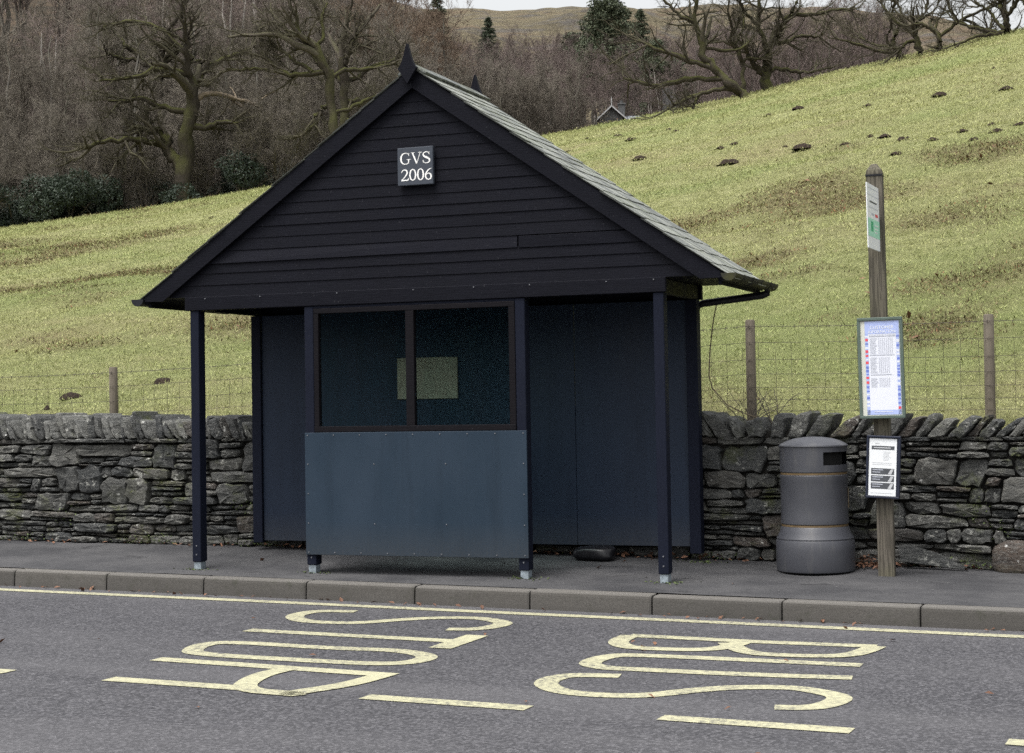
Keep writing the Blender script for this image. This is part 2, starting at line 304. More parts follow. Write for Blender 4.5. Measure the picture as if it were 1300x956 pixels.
# ------------------------------------------------------------------ terrain
AZ = np.radians([-62, -44.92, -40.19, -37.72, -35.2, -31.86, -28.97, -25.8, -22.23, -19.18, -17.83, -15.6, -12.53, -9.93, -7.16, -6.57, -1.81, 8, 35])
KC = np.array([.075, .090, .1035, .1103, .117, .1274, .1379, .1477, .1575, .1664, .1707, .1776, .1888, .1966, .2054, .2068, .2172, .222, .222])
RC = np.array([88, 82, 80, 79, 78, 77, 77, 78, 80, 80, 79, 76, 73, 71, 68, 67, 64, 62, 60.])
KB = np.array([.24, .25, .255, .255, .25, .24, .215, .180, .166, .163, .163, .164, .168, .172, .178, .178, .18, .18, .18])   # wooded hillside 260 m off
def fbm(x, y, seed=0, oct=5, f=1.):
    r = np.random.default_rng(seed); s = 0; a = 1.
    for o in range(oct):
        for k in range(3):
            t = r.uniform(0, 2 * np.pi); ph = r.uniform(0, 6.28); s = s + a * np.sin(f * (x * np.cos(t) + y * np.sin(t)) + ph) / 3
        f *= 1.9; a *= .55
    return s
def polar(x, y): return np.arctan2(x - C[0], y - C[1]), np.hypot(x - C[0], y - C[1])
def rho_wall(a): return (1.62 + .04 * C[0] - C[1]) / (np.cos(a) - .04 * np.sin(a))
def ground(x, y):
    x = np.asarray(x, float); y = np.asarray(y, float); a, r = polar(x, y)
    k = np.interp(a, AZ, KC); rc = np.interp(a, AZ, RC); rw = rho_wall(a); zc = C[2] + k * rc
    t = (r - rw) / (rc - rw); tc = np.clip(t, 0, 1)
    z = .95 + (zc - .95) * (tc + .10 * tc * (1 - tc))
    env = np.clip(tc * 5, 0, 1) * np.clip((1 - tc) * 3, 0, 1)
    z = z + env * (.10 * fbm(x, y, 3, 3, .5) + .05 * fbm(x, y, 4, 3, 1.6) + .10 * np.sin(z * 2.6 + 1.6 * fbm(x, y, 9, 3, .12)) * .6) + .03 * fbm(x, y, 5, 3, 3.) * np.clip(tc * 8, 0, 1) * np.clip((1 - tc) * 6, .2, 1)
    # past the brow: a dip, then the wooded hillside
    kb = np.interp(a, AZ, KB); d = r - rc
    zb = zc - .22 * np.minimum(d, 9) ; rise = np.clip((d - 9) / 170, 0, None); zt = C[2] + kb * 260
    zb = np.where(d > 9, (zc - 1.98) + (zt - zc + 1.98) * rise, zb) + .5 * fbm(x, y, 6, 3, .06) * np.clip(d / 20, 0, 1)
    return np.where(d > 0, zb, z)
def gz(x, y): return float(ground(x, y))

def march(x, y):
    d = ray(x, y); h = math.hypot(d[0], d[1]); r = rho_wall(math.atan2(d[0], d[1])) + .3
    while r < 110:
        p = C + d * (r / h)
        if p[2] < gz(p[0], p[1]): return p
        r += .12
    return C + d * (80 / h)
PATCH = [(945, 268, 2.6, .5), (1075, 262, 2.0, .5), (1000, 262, 1.6, .4), (1170, 285, 3.0, .9), (1240, 275, 3.0, 1.0), (1290, 260, 2.0, .8), (1200, 320, 2.6, .9), (1265, 330, 2.4, 1.0), (1150, 345, 1.6, .5), (1275, 190, 1.6, .6), (960, 330, 1.2, .4), (1020, 345, 1.0, .3), (1180, 415, .9, .4), (1060, 400, .8, .3),
         (40, 330, 3.0, 1.0), (110, 310, 3.2, 1.0), (190, 300, 2.6, .8), (30, 385, 2.2, .7), (110, 355, 2.6, .7), (200, 345, 2.0, .5), (150, 430, 1.4, .35), (60, 430, 1.4, .4), (230, 290, 2.4, .7), (90, 290, 3.4, .8), (160, 272, 3.0, .6), (20, 310, 2.6, .7)]
PW_ = [(march(a_, b_), c_, d_) for a_, b_, c_, d_ in PATCH]
CX, CY = CR[:2] / np.linalg.norm(CR[:2]), CW[:2] / np.linalg.norm(CW[:2])
def brown(x, y):
    s = np.zeros_like(np.asarray(x, float))
    for p, wx_, wy_ in PW_:
        dx, dy = x - p[0], y - p[1]; u = (dx * CX[0] + dy * CX[1]) / wx_; v = (dx * CY[0] + dy * CY[1]) / (wy_ * 2.3); s = np.maximum(s, np.exp(-(u * u + v * v)) * (.78 if p[0] < -4 else 1.))
    return np.clip(s * .85 + .42 * fbm(x * .6, y * .7, 41, 5, .9) + .30 * fbm(x, y, 43, 4, 2.6) - .24, 0, .8)
def polar_grid(a, rows_fn, nr):
    A = np.repeat(a[None], nr, 0); Rr = np.stack([rows_fn(i) for i in range(nr)])
    X = C[0] + Rr * np.sin(A); Y = C[1] + Rr * np.cos(A); return X, Y
def grid_faces(nr, nc):
    i = np.arange(nr - 1)[:, None] * nc + np.arange(nc - 1)[None]; return np.stack([i, i + 1, i + nc + 1, i + nc], -1).reshape(-1, 4)
a = np.radians(np.linspace(-60, 34, 420)); rw = rho_wall(a); rc = np.interp(a, AZ, RC); nr = 260
X, Y = polar_grid(a, lambda i: rw - .02 + (rc + 3 - rw) * (i / (nr - 1)) ** 1.35, nr)
tag(link('field', mesh_np('field', np.stack([X, Y, ground(X, Y)], -1).reshape(-1, 3), grid_faces(nr, len(a)), FIELD, sid=brown(X, Y).ravel(), smooth=True)), kind='structure')
nr = 60; X, Y = polar_grid(a, lambda i: rc + 2.5 + (290 - rc) * (i / (nr - 1)) ** 1.3, nr)
tag(link('woodland_ground', mesh_np('woodland_ground', np.stack([X, Y, ground(X, Y) - .05], -1).reshape(-1, 3), grid_faces(nr, len(a)), FLOOR, smooth=True)), kind='structure')
# the open fell far behind
FPX = [(-300, -60), (300, -25), (470, 6), (560, 13), (600, 13), (650, 15), (685, 12), (720, 8), (750, 10), (800, 12), (900, 11), (1000, 12), (1050, 11), (1097, 14), (1150, 19), (1185, 22), (1232, 33), (1290, 50), (1500, 60), (1900, 70)]
fa, fk = [], []
for x, y in FPX: d = ray(x, y); fa.append(math.atan2(d[0], d[1])); fk.append(d[2] / math.hypot(d[0], d[1]))
a2 = np.radians(np.linspace(-58, 30, 500)); kf = np.interp(a2, fa, fk); kb = np.interp(a2, AZ, KB); nr = 130
r0, r1 = 286., 1050.
X, Y = polar_grid(a2, lambda i: np.full(len(a2), r0 + (r1 + 150 - r0) * i / (nr - 1)), nr)
aa, rr = polar(X, Y); s_ = np.clip((rr - r0) / (r1 - r0), 0, 1); k2 = np.minimum(kb - .012, kf - .012)
kk = k2[None] + (kf - k2)[None] * np.sin(s_ * np.pi / 2) ** .8
Z = C[2] + kk * rr - np.clip(rr - r1, 0, None) * .25 + s_ * (1 - s_) * 4 * (9 * fbm(X, Y, 21, 5, .012) + 4 * fbm(X, Y, 22, 4, .07)) + 1.6 * fbm(X, Y, 23, 4, .09) * s_
tag(link('fell', mesh_np('fell', np.stack([X, Y, Z], -1).reshape(-1, 3), grid_faces(nr, len(a2)), FELL, smooth=True)), kind='structure')
tag(MB().add([(-2500, -2500, -.6), (2500, -2500, -.6), (2500, 2500, -.6), (-2500, 2500, -.6)], [(0, 1, 2, 3)]).build('ground', GROUNDM, fix=False), kind='structure')

# ------------------------------------------------------------------ road, footway, kerb
YK = -.4192
def strip(name, x0, x1, ys, zf, mtl, nx=120):
    xs = np.linspace(x0, x1, nx); X, Y = np.meshgrid(xs, ys); Z = zf(X, Y)
    return tag(link(name, mesh_np(name, np.stack([X, Y, Z], -1).reshape(-1, 3), grid_faces(len(ys), nx), mtl, smooth=True)), kind='structure')
strip('road', -60, 60, np.array([-40., -12, -3, YK - .002]), lambda X, Y: SX * (X - 2) - .148, ROADM)
strip('pavement', -60, 60, np.linspace(YK + .118, 2.3, 30), lambda X, Y: pav(X, np.minimum(Y, 1.6)) + .004 * fbm(X, Y, 31, 3, 4.), PAVM, 400)
mb = MB(); XK = -1.5089; kr_ = random.Random(2)
for i in range(-45, 60):
    x0, x1 = XK + .915 * i + .006, XK + .915 * (i + 1) - .006
    j = random.uniform(-.003, .003); mb.cur = kr_.random()
    prof = [(YK + .124, -.03), (YK + .124, .001), (YK + .03, 0.), (YK + .012, -.004), (YK + .003, -.013), (YK, -.03), (YK - .004, -.10), (YK - .006, -.2)]
    vs_ = [(x, y, SX * (x - 2) - .016 + z + j) for x in (x0, x0 + .012, x1 - .012, x1) for y, z in prof]
    vs_ = [(v[0], v[1] + (.006 if k // 8 in (0, 3) else 0) * (1 if k % 8 > 1 else 0), v[2] - (.004 if k // 8 in (0, 3) and k % 8 > 0 else 0)) for k, v in enumerate(vs_)]
    fs = [(a * 8 + k, (a + 1) * 8 + k, (a + 1) * 8 + k + 1, a * 8 + k + 1) for a in range(3) for k in range(7)] + [tuple(range(8)), tuple(range(31, 23, -1))]
    mb.add(vs_, fs)
    mb.box(x1 + .0, x1 + .012, YK + .02, YK + .12, SX * (x1 - 2) - .2, SX * (x1 - 2) - .035, mat=1)
tag(mb.build('kerb', [KERBM, CORE]), kind='structure')
# painted lines and lettering lie on the tarmac
def ribbon(mb, pts, wd, z=.004, closed=False):
    P = np.array([p[:2] for p in pts], float); n = len(P); D = np.zeros_like(P)
    for i in range(n):
        q = P[(i + 1) % n if closed else min(i + 1, n - 1)] - P[(i - 1) % n if closed else max(i - 1, 0)]; D[i] = q / (np.linalg.norm(q) + 1e-9)
    Nn = np.stack([-D[:, 1], D[:, 0]], -1); W = np.broadcast_to(np.asarray(wd, float), (n,))
    A = P + Nn * W[:, None] / 2; B = P - Nn * W[:, None] / 2
    vs_ = [(x, y, road_z(x) + z) for x, y in np.concatenate([A, B])]
    mb.add(vs_, [(i, (i + 1) % n, (i + 1) % n + n, i + n) for i in range(n if closed else n - 1)])
def resample(pts, closed=False, it=3):
    P = np.array([p[:2] for p in pts])
    for _ in range(it):
        Q = []
        n = len(P)
        if not closed: Q.append(P[0])
        for i in range(n if closed else n - 1):
            a_, b_ = P[i], P[(i + 1) % n]; Q += [a_ * .75 + b_ * .25, a_ * .25 + b_ * .75]
        if not closed: Q.append(P[-1])
        P = np.array(Q)
    return P
z5 = lambda L: [on_road(180 + x / 2.5, 740 + y / 2.5) for x, y in L]
z6 = lambda L: [on_road(660 + x / 2.5, 740 + y / 2.5) for x, y in L]
mb = MB()
yl = -.8719; yy = [on_road(x, y)[1] for x, y in ((0, 748), (180, 758.5), (680, 781.5), (1180, 801))]; yl = sum(yy) / 4
ribbon(mb, [(x, yl + .006 * math.sin(x * 1.7)) for x in np.linspace(-40, 40, 200)], .125)
tag(mb.build('yellow_edge_line', PAINT, fix=False), kind='structure')
mb = MB(); LW = .128
S1 = z5([(680, 92), (565, 90), (510, 97), (478, 108), (505, 122), (600, 128), (700, 128), (820, 118), (930, 112), (1060, 112), (1120, 120), (1158, 130), (1100, 144), (1040, 149), (970, 148)])
ribbon(mb, resample(S1), LW)
ribbon(mb, z5([(335, 151), (650, 168), (1005, 187)]), LW); ribbon(mb, z5([(945, 209), (1065, 168)]), .15, .0046)
ribbon(mb, resample(z5([(150, 218), (200, 194), (290, 189), (600, 209), (790, 214), (880, 225), (915, 238), (860, 254), (760, 259), (600, 252), (300, 235), (190, 227)]), True), LW, closed=True)
P0 = z5([(45, 243), (300, 260), (470, 272), (800, 295)]); ribbon(mb, P0, LW)
p1, p2 = P0[2][:2], P0[3][:2]; px_, py_ = p1[0], p1[1]; wP = .72
ribbon(mb, resample([(px_, py_), (px_ - .03, py_ - .3), (px_ + .12, py_ - wP), (px_ + .5, py_ - wP), (p2[0] - .25, p2[1] - wP), (p2[0] - .08, p2[1] - wP * .5), (p2[0] - .06, p2[1])]), LW, .0052)
ribbon(mb, z6([(350, 168), (740, 188), (1132, 203)]), LW)
ribbon(mb, resample(z6([(352, 168), (305, 188), (330, 204), (400, 210), (560, 215), (650, 208), (705, 190)])), LW, .0046)
ribbon(mb, resample(z6([(660, 192), (690, 212), (740, 226), (820, 231), (950, 235), (1045, 232), (1100, 217), (1130, 203)])), LW, .0052)
ribbon(mb, resample(z6([(1085, 263), (700, 245), (400, 232), (290, 230), (205, 257), (270, 272), (350, 275), (700, 292), (1055, 303)])), LW)
d0 = np.array(z6([(318, 297)])[0][:2]) - np.array(S1[0][:2])
ribbon(mb, [np.array(p) + d0 for p in resample(S1)], LW)
tag(mb.build('bus_stop_lettering', PAINT, fix=False), kind='structure')
mb = MB(); da, db, dc = on_road(12, 853.5), on_road(131, 864), None
yd = da[1]; per = db[0] - da[0]
x = db[0] - 6 * (per + .9)
for i in range(14):
    ribbon(mb, [(x, yd), (x + .9, yd)], .13); x += per + .9
tag(mb.build('yellow_dashes', PAINT, fix=False), kind='structure')

# ------------------------------------------------------------------ dry stone wall
PHI = math.atan(.04); WC, WS = math.cos(PHI), math.sin(PHI)
def wbase(u): return float(pav(u, 1.13 + .04 * u)) - .03
def wcop(u): return 1.045 - .006 * u
def wtop(u): return 1.243 - .011 * u
wall = thing('dry_stone_wall', (0, 1.13, 0), 'grey dry stone wall of rough slate with slanting coping stones running behind the bus shelter', 'wall', rz=PHI)
U0, U1 = -7.0, 10.0
sr = random.Random(5)
hts = []
while sum(hts) < 1: hts.append(sr.choice([.045, .06, .075, .09, .105, .125, .10]))
hts[-1] -= sum(hts) - 1
if hts[-1] < .04: hts[-2] += hts[-1]; hts.pop()
vb = np.concatenate([[0], np.cumsum(hts)])
wob = [(sr.uniform(.5, 1.5), sr.uniform(0, 6), sr.uniform(2, 5), sr.uniform(0, 6)) for _ in vb]
def vline(i, u):
    if i <= 0: return 0.
    if i >= len(vb) - 1: return 1.
    a_, b_, c_, d_ = wob[i]; return vb[i] + .020 * math.sin(a_ * u + b_) + .012 * math.sin(c_ * u + d_)
def stone(V, Fq, Ft, S, quad, sid, bulge=None):
    """quad: four (u,v) corners, v in metres above the pavement line"""
    q = np.array(quad); n0 = len(V)
    cen0 = q.mean(0); out = []
    for i in range(4):
        a_, b_ = q[i], q[(i + 1) % 4]; L = np.linalg.norm(b_ - a_); k = 5 if L > .22 else 4 if L > .12 else 3
        for j in range(k):
            t = (j + .5) / k; p = a_ * (1 - t) + b_ * t
            ed = b_ - a_; nn = np.array([ed[1], -ed[0]]) / (L + 1e-9); out.append(p + nn * min(.013, .10 * np.linalg.norm(q[1] - q[2])) * (4 * t * (1 - t) - .75) * sr.uniform(.3, 1.))
    P = np.array(out)
    # cut the corners a little and roughen the outline
    P = P * .93 + (np.roll(P, 1, 0) + np.roll(P, -1, 0)) * .035
    hgt = (q[2:, 1].mean() - q[:2, 1].mean()); wid = q[1:3, 0].mean() - q[[0, 3], 0].mean()
    am = min(hgt, wid) * .045
    P += np.array([[sr.gauss(0, am), sr.gauss(0, am)] for _ in P]); cen = P.mean(0); n = len(P)
    g = sr.uniform(.003, .008); sc1 = np.array([1 - 2 * g / max(wid, .03), 1 - 2 * g / max(hgt, .02)])
    prot = sr.gauss(0, .018); tu, tv = sr.gauss(0, .10), sr.gauss(-.02, .14)
    def ring(s, w, rough):
        o = []
        for p in P:
            d = (p - cen) * sc1 * s; e = sr.gauss(0, rough)
            o.append((cen[0] + d[0], cen[1] + d[1], w + prot + tu * d[0] + tv * d[1] + e))
        return o
    e1 = min(.92, 1 - .010 / min(hgt, wid) * 1.3); e1 = max(.55, e1)
    rings = ring(1., -.16, 0) + ring(1.0, -.012, .004) + ring(e1, .006, .004) + ring(e1 * .55, .010, .008)
    V += rings + [(cen[0], cen[1], .012 + prot)]
    for r_ in range(3):
        for k in range(n): Fq.append((n0 + r_ * n + k, n0 + r_ * n + (k + 1) % n, n0 + (r_ + 1) * n + (k + 1) % n, n0 + (r_ + 1) * n + k))
    for k in range(n): Ft.append((n0 + 3 * n + k, n0 + 3 * n + (k + 1) % n, n0 + 4 * n))
    S += [sid] * (4 * n + 1)
V, Fq, Ft, S = [], [], [], []
occ = {i: [] for i in range(len(hts) + 2)}
def put(u0, u1, s0, s1, i0, i1):
    """one cell between two slanting joints, perhaps of several thin slates"""
    mid = (u0 + u1) / 2
    def cor(u, i): return vline(i, u)
    b0, b1, t0, t1 = cor(u0, i0), cor(u1, i0), cor(u0, i1), cor(u1, i1)
    H = wcop(mid) - wbase(mid) - .03
    h = (t0 + t1 - b0 - b1) / 2 * H
    layers = 1
    if i1 - i0 == 1 and u1 - u0 > .13:
        r_ = sr.random()
        if h > .08 and r_ < .52: layers = 2
        if h > .105 and r_ < .14: layers = 3
    cuts = [0] + sorted(sr.uniform(.3, .7) for _ in range(layers - 1)) + [1]
    if layers == 3: cuts = [0, sr.uniform(.25, .38), sr.uniform(.6, .72), 1]
    for l in range(layers):
        f0, f1 = cuts[l], cuts[l + 1]; e = sr.uniform(-.09, .09) * (layers > 1)
        def pt(u, s, bb, tt, f): return (u + s * (f - .5), (bb + (tt - bb) * f) * H)
        segs = [(0., 1.)]
        if layers > 1 and (u1 - u0) > .26 and sr.random() < .6: c_ = sr.uniform(.35, .65); segs = [(0, c_), (c_, 1)]
        for a_, b_ in segs:
            ua, ub = u0 + (u1 - u0) * a_, u0 + (u1 - u0) * b_; sa = s0 if a_ == 0 else sr.uniform(-.02, .02); sb = s1 if b_ == 1 else sr.uniform(-.02, .02)
            ba, bb_ = b0 + (b1 - b0) * a_, b0 + (b1 - b0) * b_; ta, tb = t0 + (t1 - t0) * a_, t0 + (t1 - t0) * b_
            lo0, lo1 = f0, f0; hi0, hi1 = f1, f1
            if 0 < f0: lo0 += e; lo1 -= e
            if f1 < 1: hi0 -= e * .5; hi1 += e * .5
            stone(V, Fq, Ft, S, [pt(ua, sa, ba, ta, lo0), pt(ub, sb, bb_, tb, lo1), pt(ub, sb, bb_, tb, hi1), pt(ua, sa, ba, ta, hi0)], sr.random())
for i in range(len(hts)):
    u = U0 + sr.uniform(0, .1); sprev = 0.
    blocks = sorted(occ[i])
    while u < U1:
        nb = next(((a_, b_, c_, d_) for a_, b_, c_, d_ in blocks if b_ > u + 1e-6), None)
        if nb and nb[0] <= u + .03: u = nb[1]; sprev = nb[3]; continue
        big = i < len(hts) - 1 and sr.random() < .13
        L = sr.uniform(.2, .38) if big else (sr.uniform(.09, .36) if sr.random() < .75 else sr.uniform(.36, .56))
        lim = nb[0] if nb else U1; s1 = sr.uniform(-.05, .05)
        if u + L > lim - .07: L = lim - u; s1 = nb[2] if nb else 0
        if big and not any(a_ < u + L and b_ > u for a_, b_, _, _ in occ[i + 1]) and L > .1:
            put(u, u + L, sprev, s1, i, i + 2); occ[i + 1].append((u, u + L, sprev, s1))
        else: put(u, u + L, sprev, s1, i, i + 1)
        u += L; sprev = s1
V = np.array(V); V2 = np.stack([V[:, 0], -V[:, 2], V[:, 1] + np.array([wbase(u) for u in V[:, 0]]) + .03], -1)
o = link('rubble_courses', mesh_np('rubble_courses', V2, [np.array(Fq), np.array(Ft)], STONE, sid=S), wall)
smooth_auto(o, 34)
mb = MB(); n = 60
us = np.linspace(U0, U1, n)
for y0, y1 in ((.07, .42),):
    vs_ = [(u, y, z) for u in us for y, z in ((y0, wbase(u) - .3), (y0, wcop(u) + .01), (y1, wcop(u) + .01), (y1, wbase(u) - .3))]
    mb.add(vs_, [(a * 4 + k, (a + 1) * 4 + k, (a + 1) * 4 + (k + 1) % 4, a * 4 + (k + 1) % 4) for a in range(n - 1) for k in range(4)])
mb.build('wall_core', CORE, wall)
def coping(u, wd, lean, ht, dep):
    n = 14; c_ = wd / 2; pts = []
    base = [(-c_, 0), (c_, 0), (c_ * .96, ht * sr.uniform(.82, 1)), (-c_ * .96, ht * sr.uniform(.82, 1))]
    q = np.array(base); out = []
    for i in range(4):
        a_, b_ = q[i], q[(i + 1) % 4]; k = 5 if i in (1, 3) else 3
        for j in range(k): t = (j + .5) / k; out.append(a_ * (1 - t) + b_ * t)
    P = np.array(out); P = P * .92 + (np.roll(P, 1, 0) + np.roll(P, -1, 0)) * .04
    P += np.array([[sr.gauss(0, .005), sr.gauss(0, .008)] for _ in P]); P[:, 0] *= 1 - .5 * sr.random() * np.clip(P[:, 1] / ht - .3, 0, 1); P[:, 0] += lean * P[:, 1] / ht
    cen = P.mean(0); m_ = len(P); vs_ = []; fr0 = sr.uniform(-.028, -.006) if u < 4 else sr.uniform(-.05, .015)
    tl = sr.gauss(0, .16); tw = sr.gauss(.10, .08)
    for s, w, rf in ((.40, fr0 - .004, .004), (.82, fr0 + .001, .004), (.95, fr0 + .014, .004), (1., fr0 + .07, .004), (.96, fr0 + dep, .004)):
        for p in P:
            d = (p - cen) * s; vs_.append((cen[0] + d[0] + sr.gauss(0, rf * .5), w + tl * d[0] + tw * d[1] + sr.gauss(0, rf), cen[1] + d[1]))
    fs = [tuple(range(m_))] + [(r_ * m_ + k, r_ * m_ + (k + 1) % m_, (r_ + 1) * m_ + (k + 1) % m_, (r_ + 1) * m_ + k) for r_ in range(4) for k in range(m_)] + [tuple(range(5 * m_ - 1, 4 * m_ - 1, -1))]
    mb = MB(); mb.cur = sr.random(); mb.add(vs_, fs); o = mb.build('coping_stone', COPE, wall); smooth_auto(o, 38)
    o.location = (u, 0, wcop(u) - .012)
u = -4.55
while u < 7.6:
    hid = .35 < u < 3.6 or u < -3.7 or u > 7.0
    wd = sr.uniform(.2, .3) if hid else (sr.choice([sr.uniform(.045, .07), sr.uniform(.06, .095), sr.uniform(.09, .13)]) if u < 1 else sr.choice([sr.uniform(.065, .09), sr.uniform(.08, .12), sr.uniform(.11, .165)]))
    if u > 3.9 and sr.random() < .12: wd = .17
    um = u + wd / 2
    lean = (-.10 + sr.gauss(0, .028)) if um < 4.15 else min(.13, -.05 + (um - 4.15) * .35) + sr.gauss(0, .022)
    ht = (wtop(um) - wcop(um) + .012) * (sr.uniform(.74, 1.18) if um < .3 else sr.uniform(.82, 1.14))
    coping(um, wd * (.80 if um < .3 else .88), lean, ht, sr.uniform(.38, .46)); u += wd
mb = MB(); us = np.linspace(-4.6, 7.7, 40)
mb.add([(u, y, z) for u in us for y, z in ((.05, wcop(u) - .02), (.05, wcop(u) + .04), (.36, wcop(u) + .04), (.36, wcop(u) - .02))], [(a * 4 + k, (a + 1) * 4 + k, (a + 1) * 4 + (k + 1) % 4, a * 4 + (k + 1) % 4) for a in range(39) for k in range(4)])
mb.build('coping_bed', CORE, wall)
# brown mossy boulder at the foot, and a loose slate leaning there
def boulder(name, mtl, sx_, sy_, sz_, seed):
    import bmesh
    bm = bmesh.new(); bmesh.ops.create_icosphere(bm, subdivisions=4, radius=1); r_ = np.random.default_rng(seed)
    k = r_.normal(size=(7, 3)); ph = r_.uniform(0, 6, 7)
    for v in bm.verts:
        p = np.array(v.co); p = np.sign(p) * np.abs(p) ** .62; d = sum(math.sin(2.2 * (k[i] @ p) + ph[i]) for i in range(7)) * .022
        p = p * (1 + d); v.co = (p[0] * sx_, p[1] * sy_, p[2] * sz_)
    me = bpy.data.meshes.new(name); bm.to_mesh(me); bm.free(); me.materials.append(mtl); a_ = me.attributes.new('sid', 'FLOAT', 'POINT'); a_.data.foreach_set('value', [.9] * len(me.vertices))
    me.polygons.foreach_set('use_smooth', [True] * len(me.polygons)); return me
b = link('boulder', boulder('boulder', BROWNSTONE, .24, .13, .135, 3), wall); b.location = (6.26, -.0, .10); b['label'] = 'large brown mossy boulder at the foot of the wall'
mb = MB(); mb.cur = .2
mb.prism([(-.24, .0), (.20, -.05), (.24, -.035), (.02, .07), (-.2, .13), (-.27, .11)], 1, -.012, .012); o = mb.build('loose_slate', STONE)
o.location = (5.62, 1.245, float(pav(5.6, 1.25)) + .055); o.rotation_euler = (R(-14), 0, R(2)); tag(o, 'loose pointed slate leaning at the foot of the stone wall', 'stone slab')

# ------------------------------------------------------------------ bus shelter
TH = .0469
sh = thing('bus_shelter', (0, 0, 0), 'black timber bus shelter with a slate gable roof, dated plaque and slate blue front panel', 'bus shelter', rz=TH)
ct, st = math.cos(TH), math.sin(TH)
def lp(x, y): return float(pav(x * ct - y * st, x * st + y * ct))     # pavement height under a shelter point
XM, ZA, SL, HS = 1.975, 3.905, .698, 2.42
YF, YR = -.089, 1.215
def post(x, y, wx, wy, top):
    z = lp(x, y); mb = MB(); mb.box(x - wx / 2, x + wx / 2, y - wy / 2, y + wy / 2, z + .062, top, .004)
    p = mb.build('post', POSTWOOD, sh)
    if y < .5:
        s = MB(); s.box(x - wx / 2 + .008, x + wx / 2 - .008, y - wy / 2 + .01, y + wy / 2 - .01, z - .01, z + .060, .002); s.build('steel_shoe', GALV, p)
        for zz in (.12, .19): MB().tube([(x, y - wy / 2 - .004, z + zz), (x, y - wy / 2 + .004, z + zz)], .006, 6).build('bolt_head', SCREW, p)
    return p
for x in (.010, 1.043, 2.812, 3.888): post(x, 0, .078, .10, 2.095)
for x in (.017, 3.870): post(x, .98, .09, .10, 2.095)
MB().box(-.072, 3.948, -.062, -.012, 2.097, 2.206, .004).build('front_beam', BLACKWOOD, sh)
fb = [o for o in sh.children if o.name.startswith('front_beam')][0]
_s = MB().tube([(0, -.0035, 0), (0, .004, 0)], .0048, 6); scm = None
def screw(x, y, z, parent):
    global scm
    if scm is None: o = _s.build('screw', SCREW, parent); scm = o.data
    else: o = link('screw', scm, parent)
    o.location = (x, y, z)
for x in (.12, .62, 1.3, 1.95, 2.45, 2.9, 3.5, 3.86): screw(x, -.064, 2.19, fb)
MB().box(-.05, 3.93, 1.035, 1.085, 2.097, 2.206, .004).build('rear_beam', BLACKWOOD, sh)
for x in (.0, 3.875): MB().box(x - .03, x + .03, -.008, 1.032, 2.099, 2.204, .003).build('side_beam', GREENWOOD if x > 1 else BLACKWOOD, sh)
# boarded gables, feather-edged boards
def gable(yb, face, name):
    mb = MB(); z = 2.209; i = 0; pitch = .0895
    while z < 3.74:
        z1 = min(z + pitch + .006, 3.80); 
        h0 = (ZA - .10 - z) / SL; h1 = max((ZA - .10 - z1) / SL, .0)
        t = .011 + random.uniform(-.0015, .002); dz = random.uniform(-.003, .003)
        if not (face < 0 and 2.47 < z + .02 < 2.56):
            yo = yb + face * t; yi = yb + face * .004
            vs_ = [(XM - h0, yo, z + dz), (XM + h0, yo, z + dz), (XM + h1, yi, z1 + dz), (XM - h1, yi, z1 + dz), (XM - h0, yb - face * .01, z + dz), (XM + h0, yb - face * .01, z + dz), (XM + h1, yb - face * .01, z1 + dz), (XM - h1, yb - face * .01, z1 + dz)]
            mb.add(vs_, [(0, 1, 2, 3), (7, 6, 5, 4), (0, 4, 5, 1), (1, 5, 6, 2), (2, 6, 7, 3), (3, 7, 4, 0)])
        z += pitch
    return mb.build(name, BLACKWOOD, sh)
gable(-.036, -1, 'front_cladding'); gable(1.13, 1, 'rear_cladding')
# one board has sprung: it slants; the light it catches is coloured in
mb = MB()
xl, xr = .15, 2.80
mb.add([(xl, -.058, 2.468), (xr, -.050, 2.476), (xr, -.040, 2.572), (xl, -.039, 2.572), (xl, -.022, 2.468), (xr, -.022, 2.476), (xr, -.022, 2.572), (xl, -.022, 2.572)], [(0, 1, 2, 3), (7, 6, 5, 4), (0, 4, 5, 1), (1, 5, 6, 2), (2, 6, 7, 3), (3, 7, 4, 0)])
o = mb.build('sprung_board', wood_paint('lit_board_paint', (.0042, .0044, .0072, 1), (.0108, .0112, .0168, 1)), sh); o['label'] = 'lighter board standing out of the gable cladding'
MB().box(2.812, XM + (ZA - .10 - 2.50) / SL, -.05, -.022, 2.472, 2.56, .002).build('short_board', BLACKWOOD, sh); MB().box(XM - (ZA - .10 - 2.50) / SL, .145, -.05, -.022, 2.472, 2.56, .002).build('short_board', BLACKWOOD, sh)
# bargeboards
for y0, y1 in ((YF, YF + .026), (YR - .026, YR)):
    for s in (-1, 1):
        top = lambda h: ZA - .012 - SL * h
        poly = [(XM, ZA - .012), (XM + s * HS, top(HS)), (XM + s * (HS - .02), top(HS) - .022), (XM + s * (HS - .02 - .165), top(HS) - .024), (XM, ZA - .012 - .152)]
        MB().prism(poly, 1, y0 + (.002 if s > 0 else 0), y1 + (.002 if s > 0 else 0)).build('bargeboard', BLACKWOOD, sh)
    yy = (y0 + y1) / 2 + (-.055 if y0 < 0 else .045)
    half = [(0, 3.762), (.030, 3.81), (.078, 3.883), (.060, 3.902), (.040, 3.945), (.026, 3.99), (.013, 4.04), (.004, 4.072)]
    poly = [(XM - .012 + x, z) for x, z in half] + [(XM - .012 - x, z) for x, z in half[::-1][:-1]]
    MB().prism(poly, 1, yy - .018, yy + .018).build('finial', BLACKWOOD, sh)
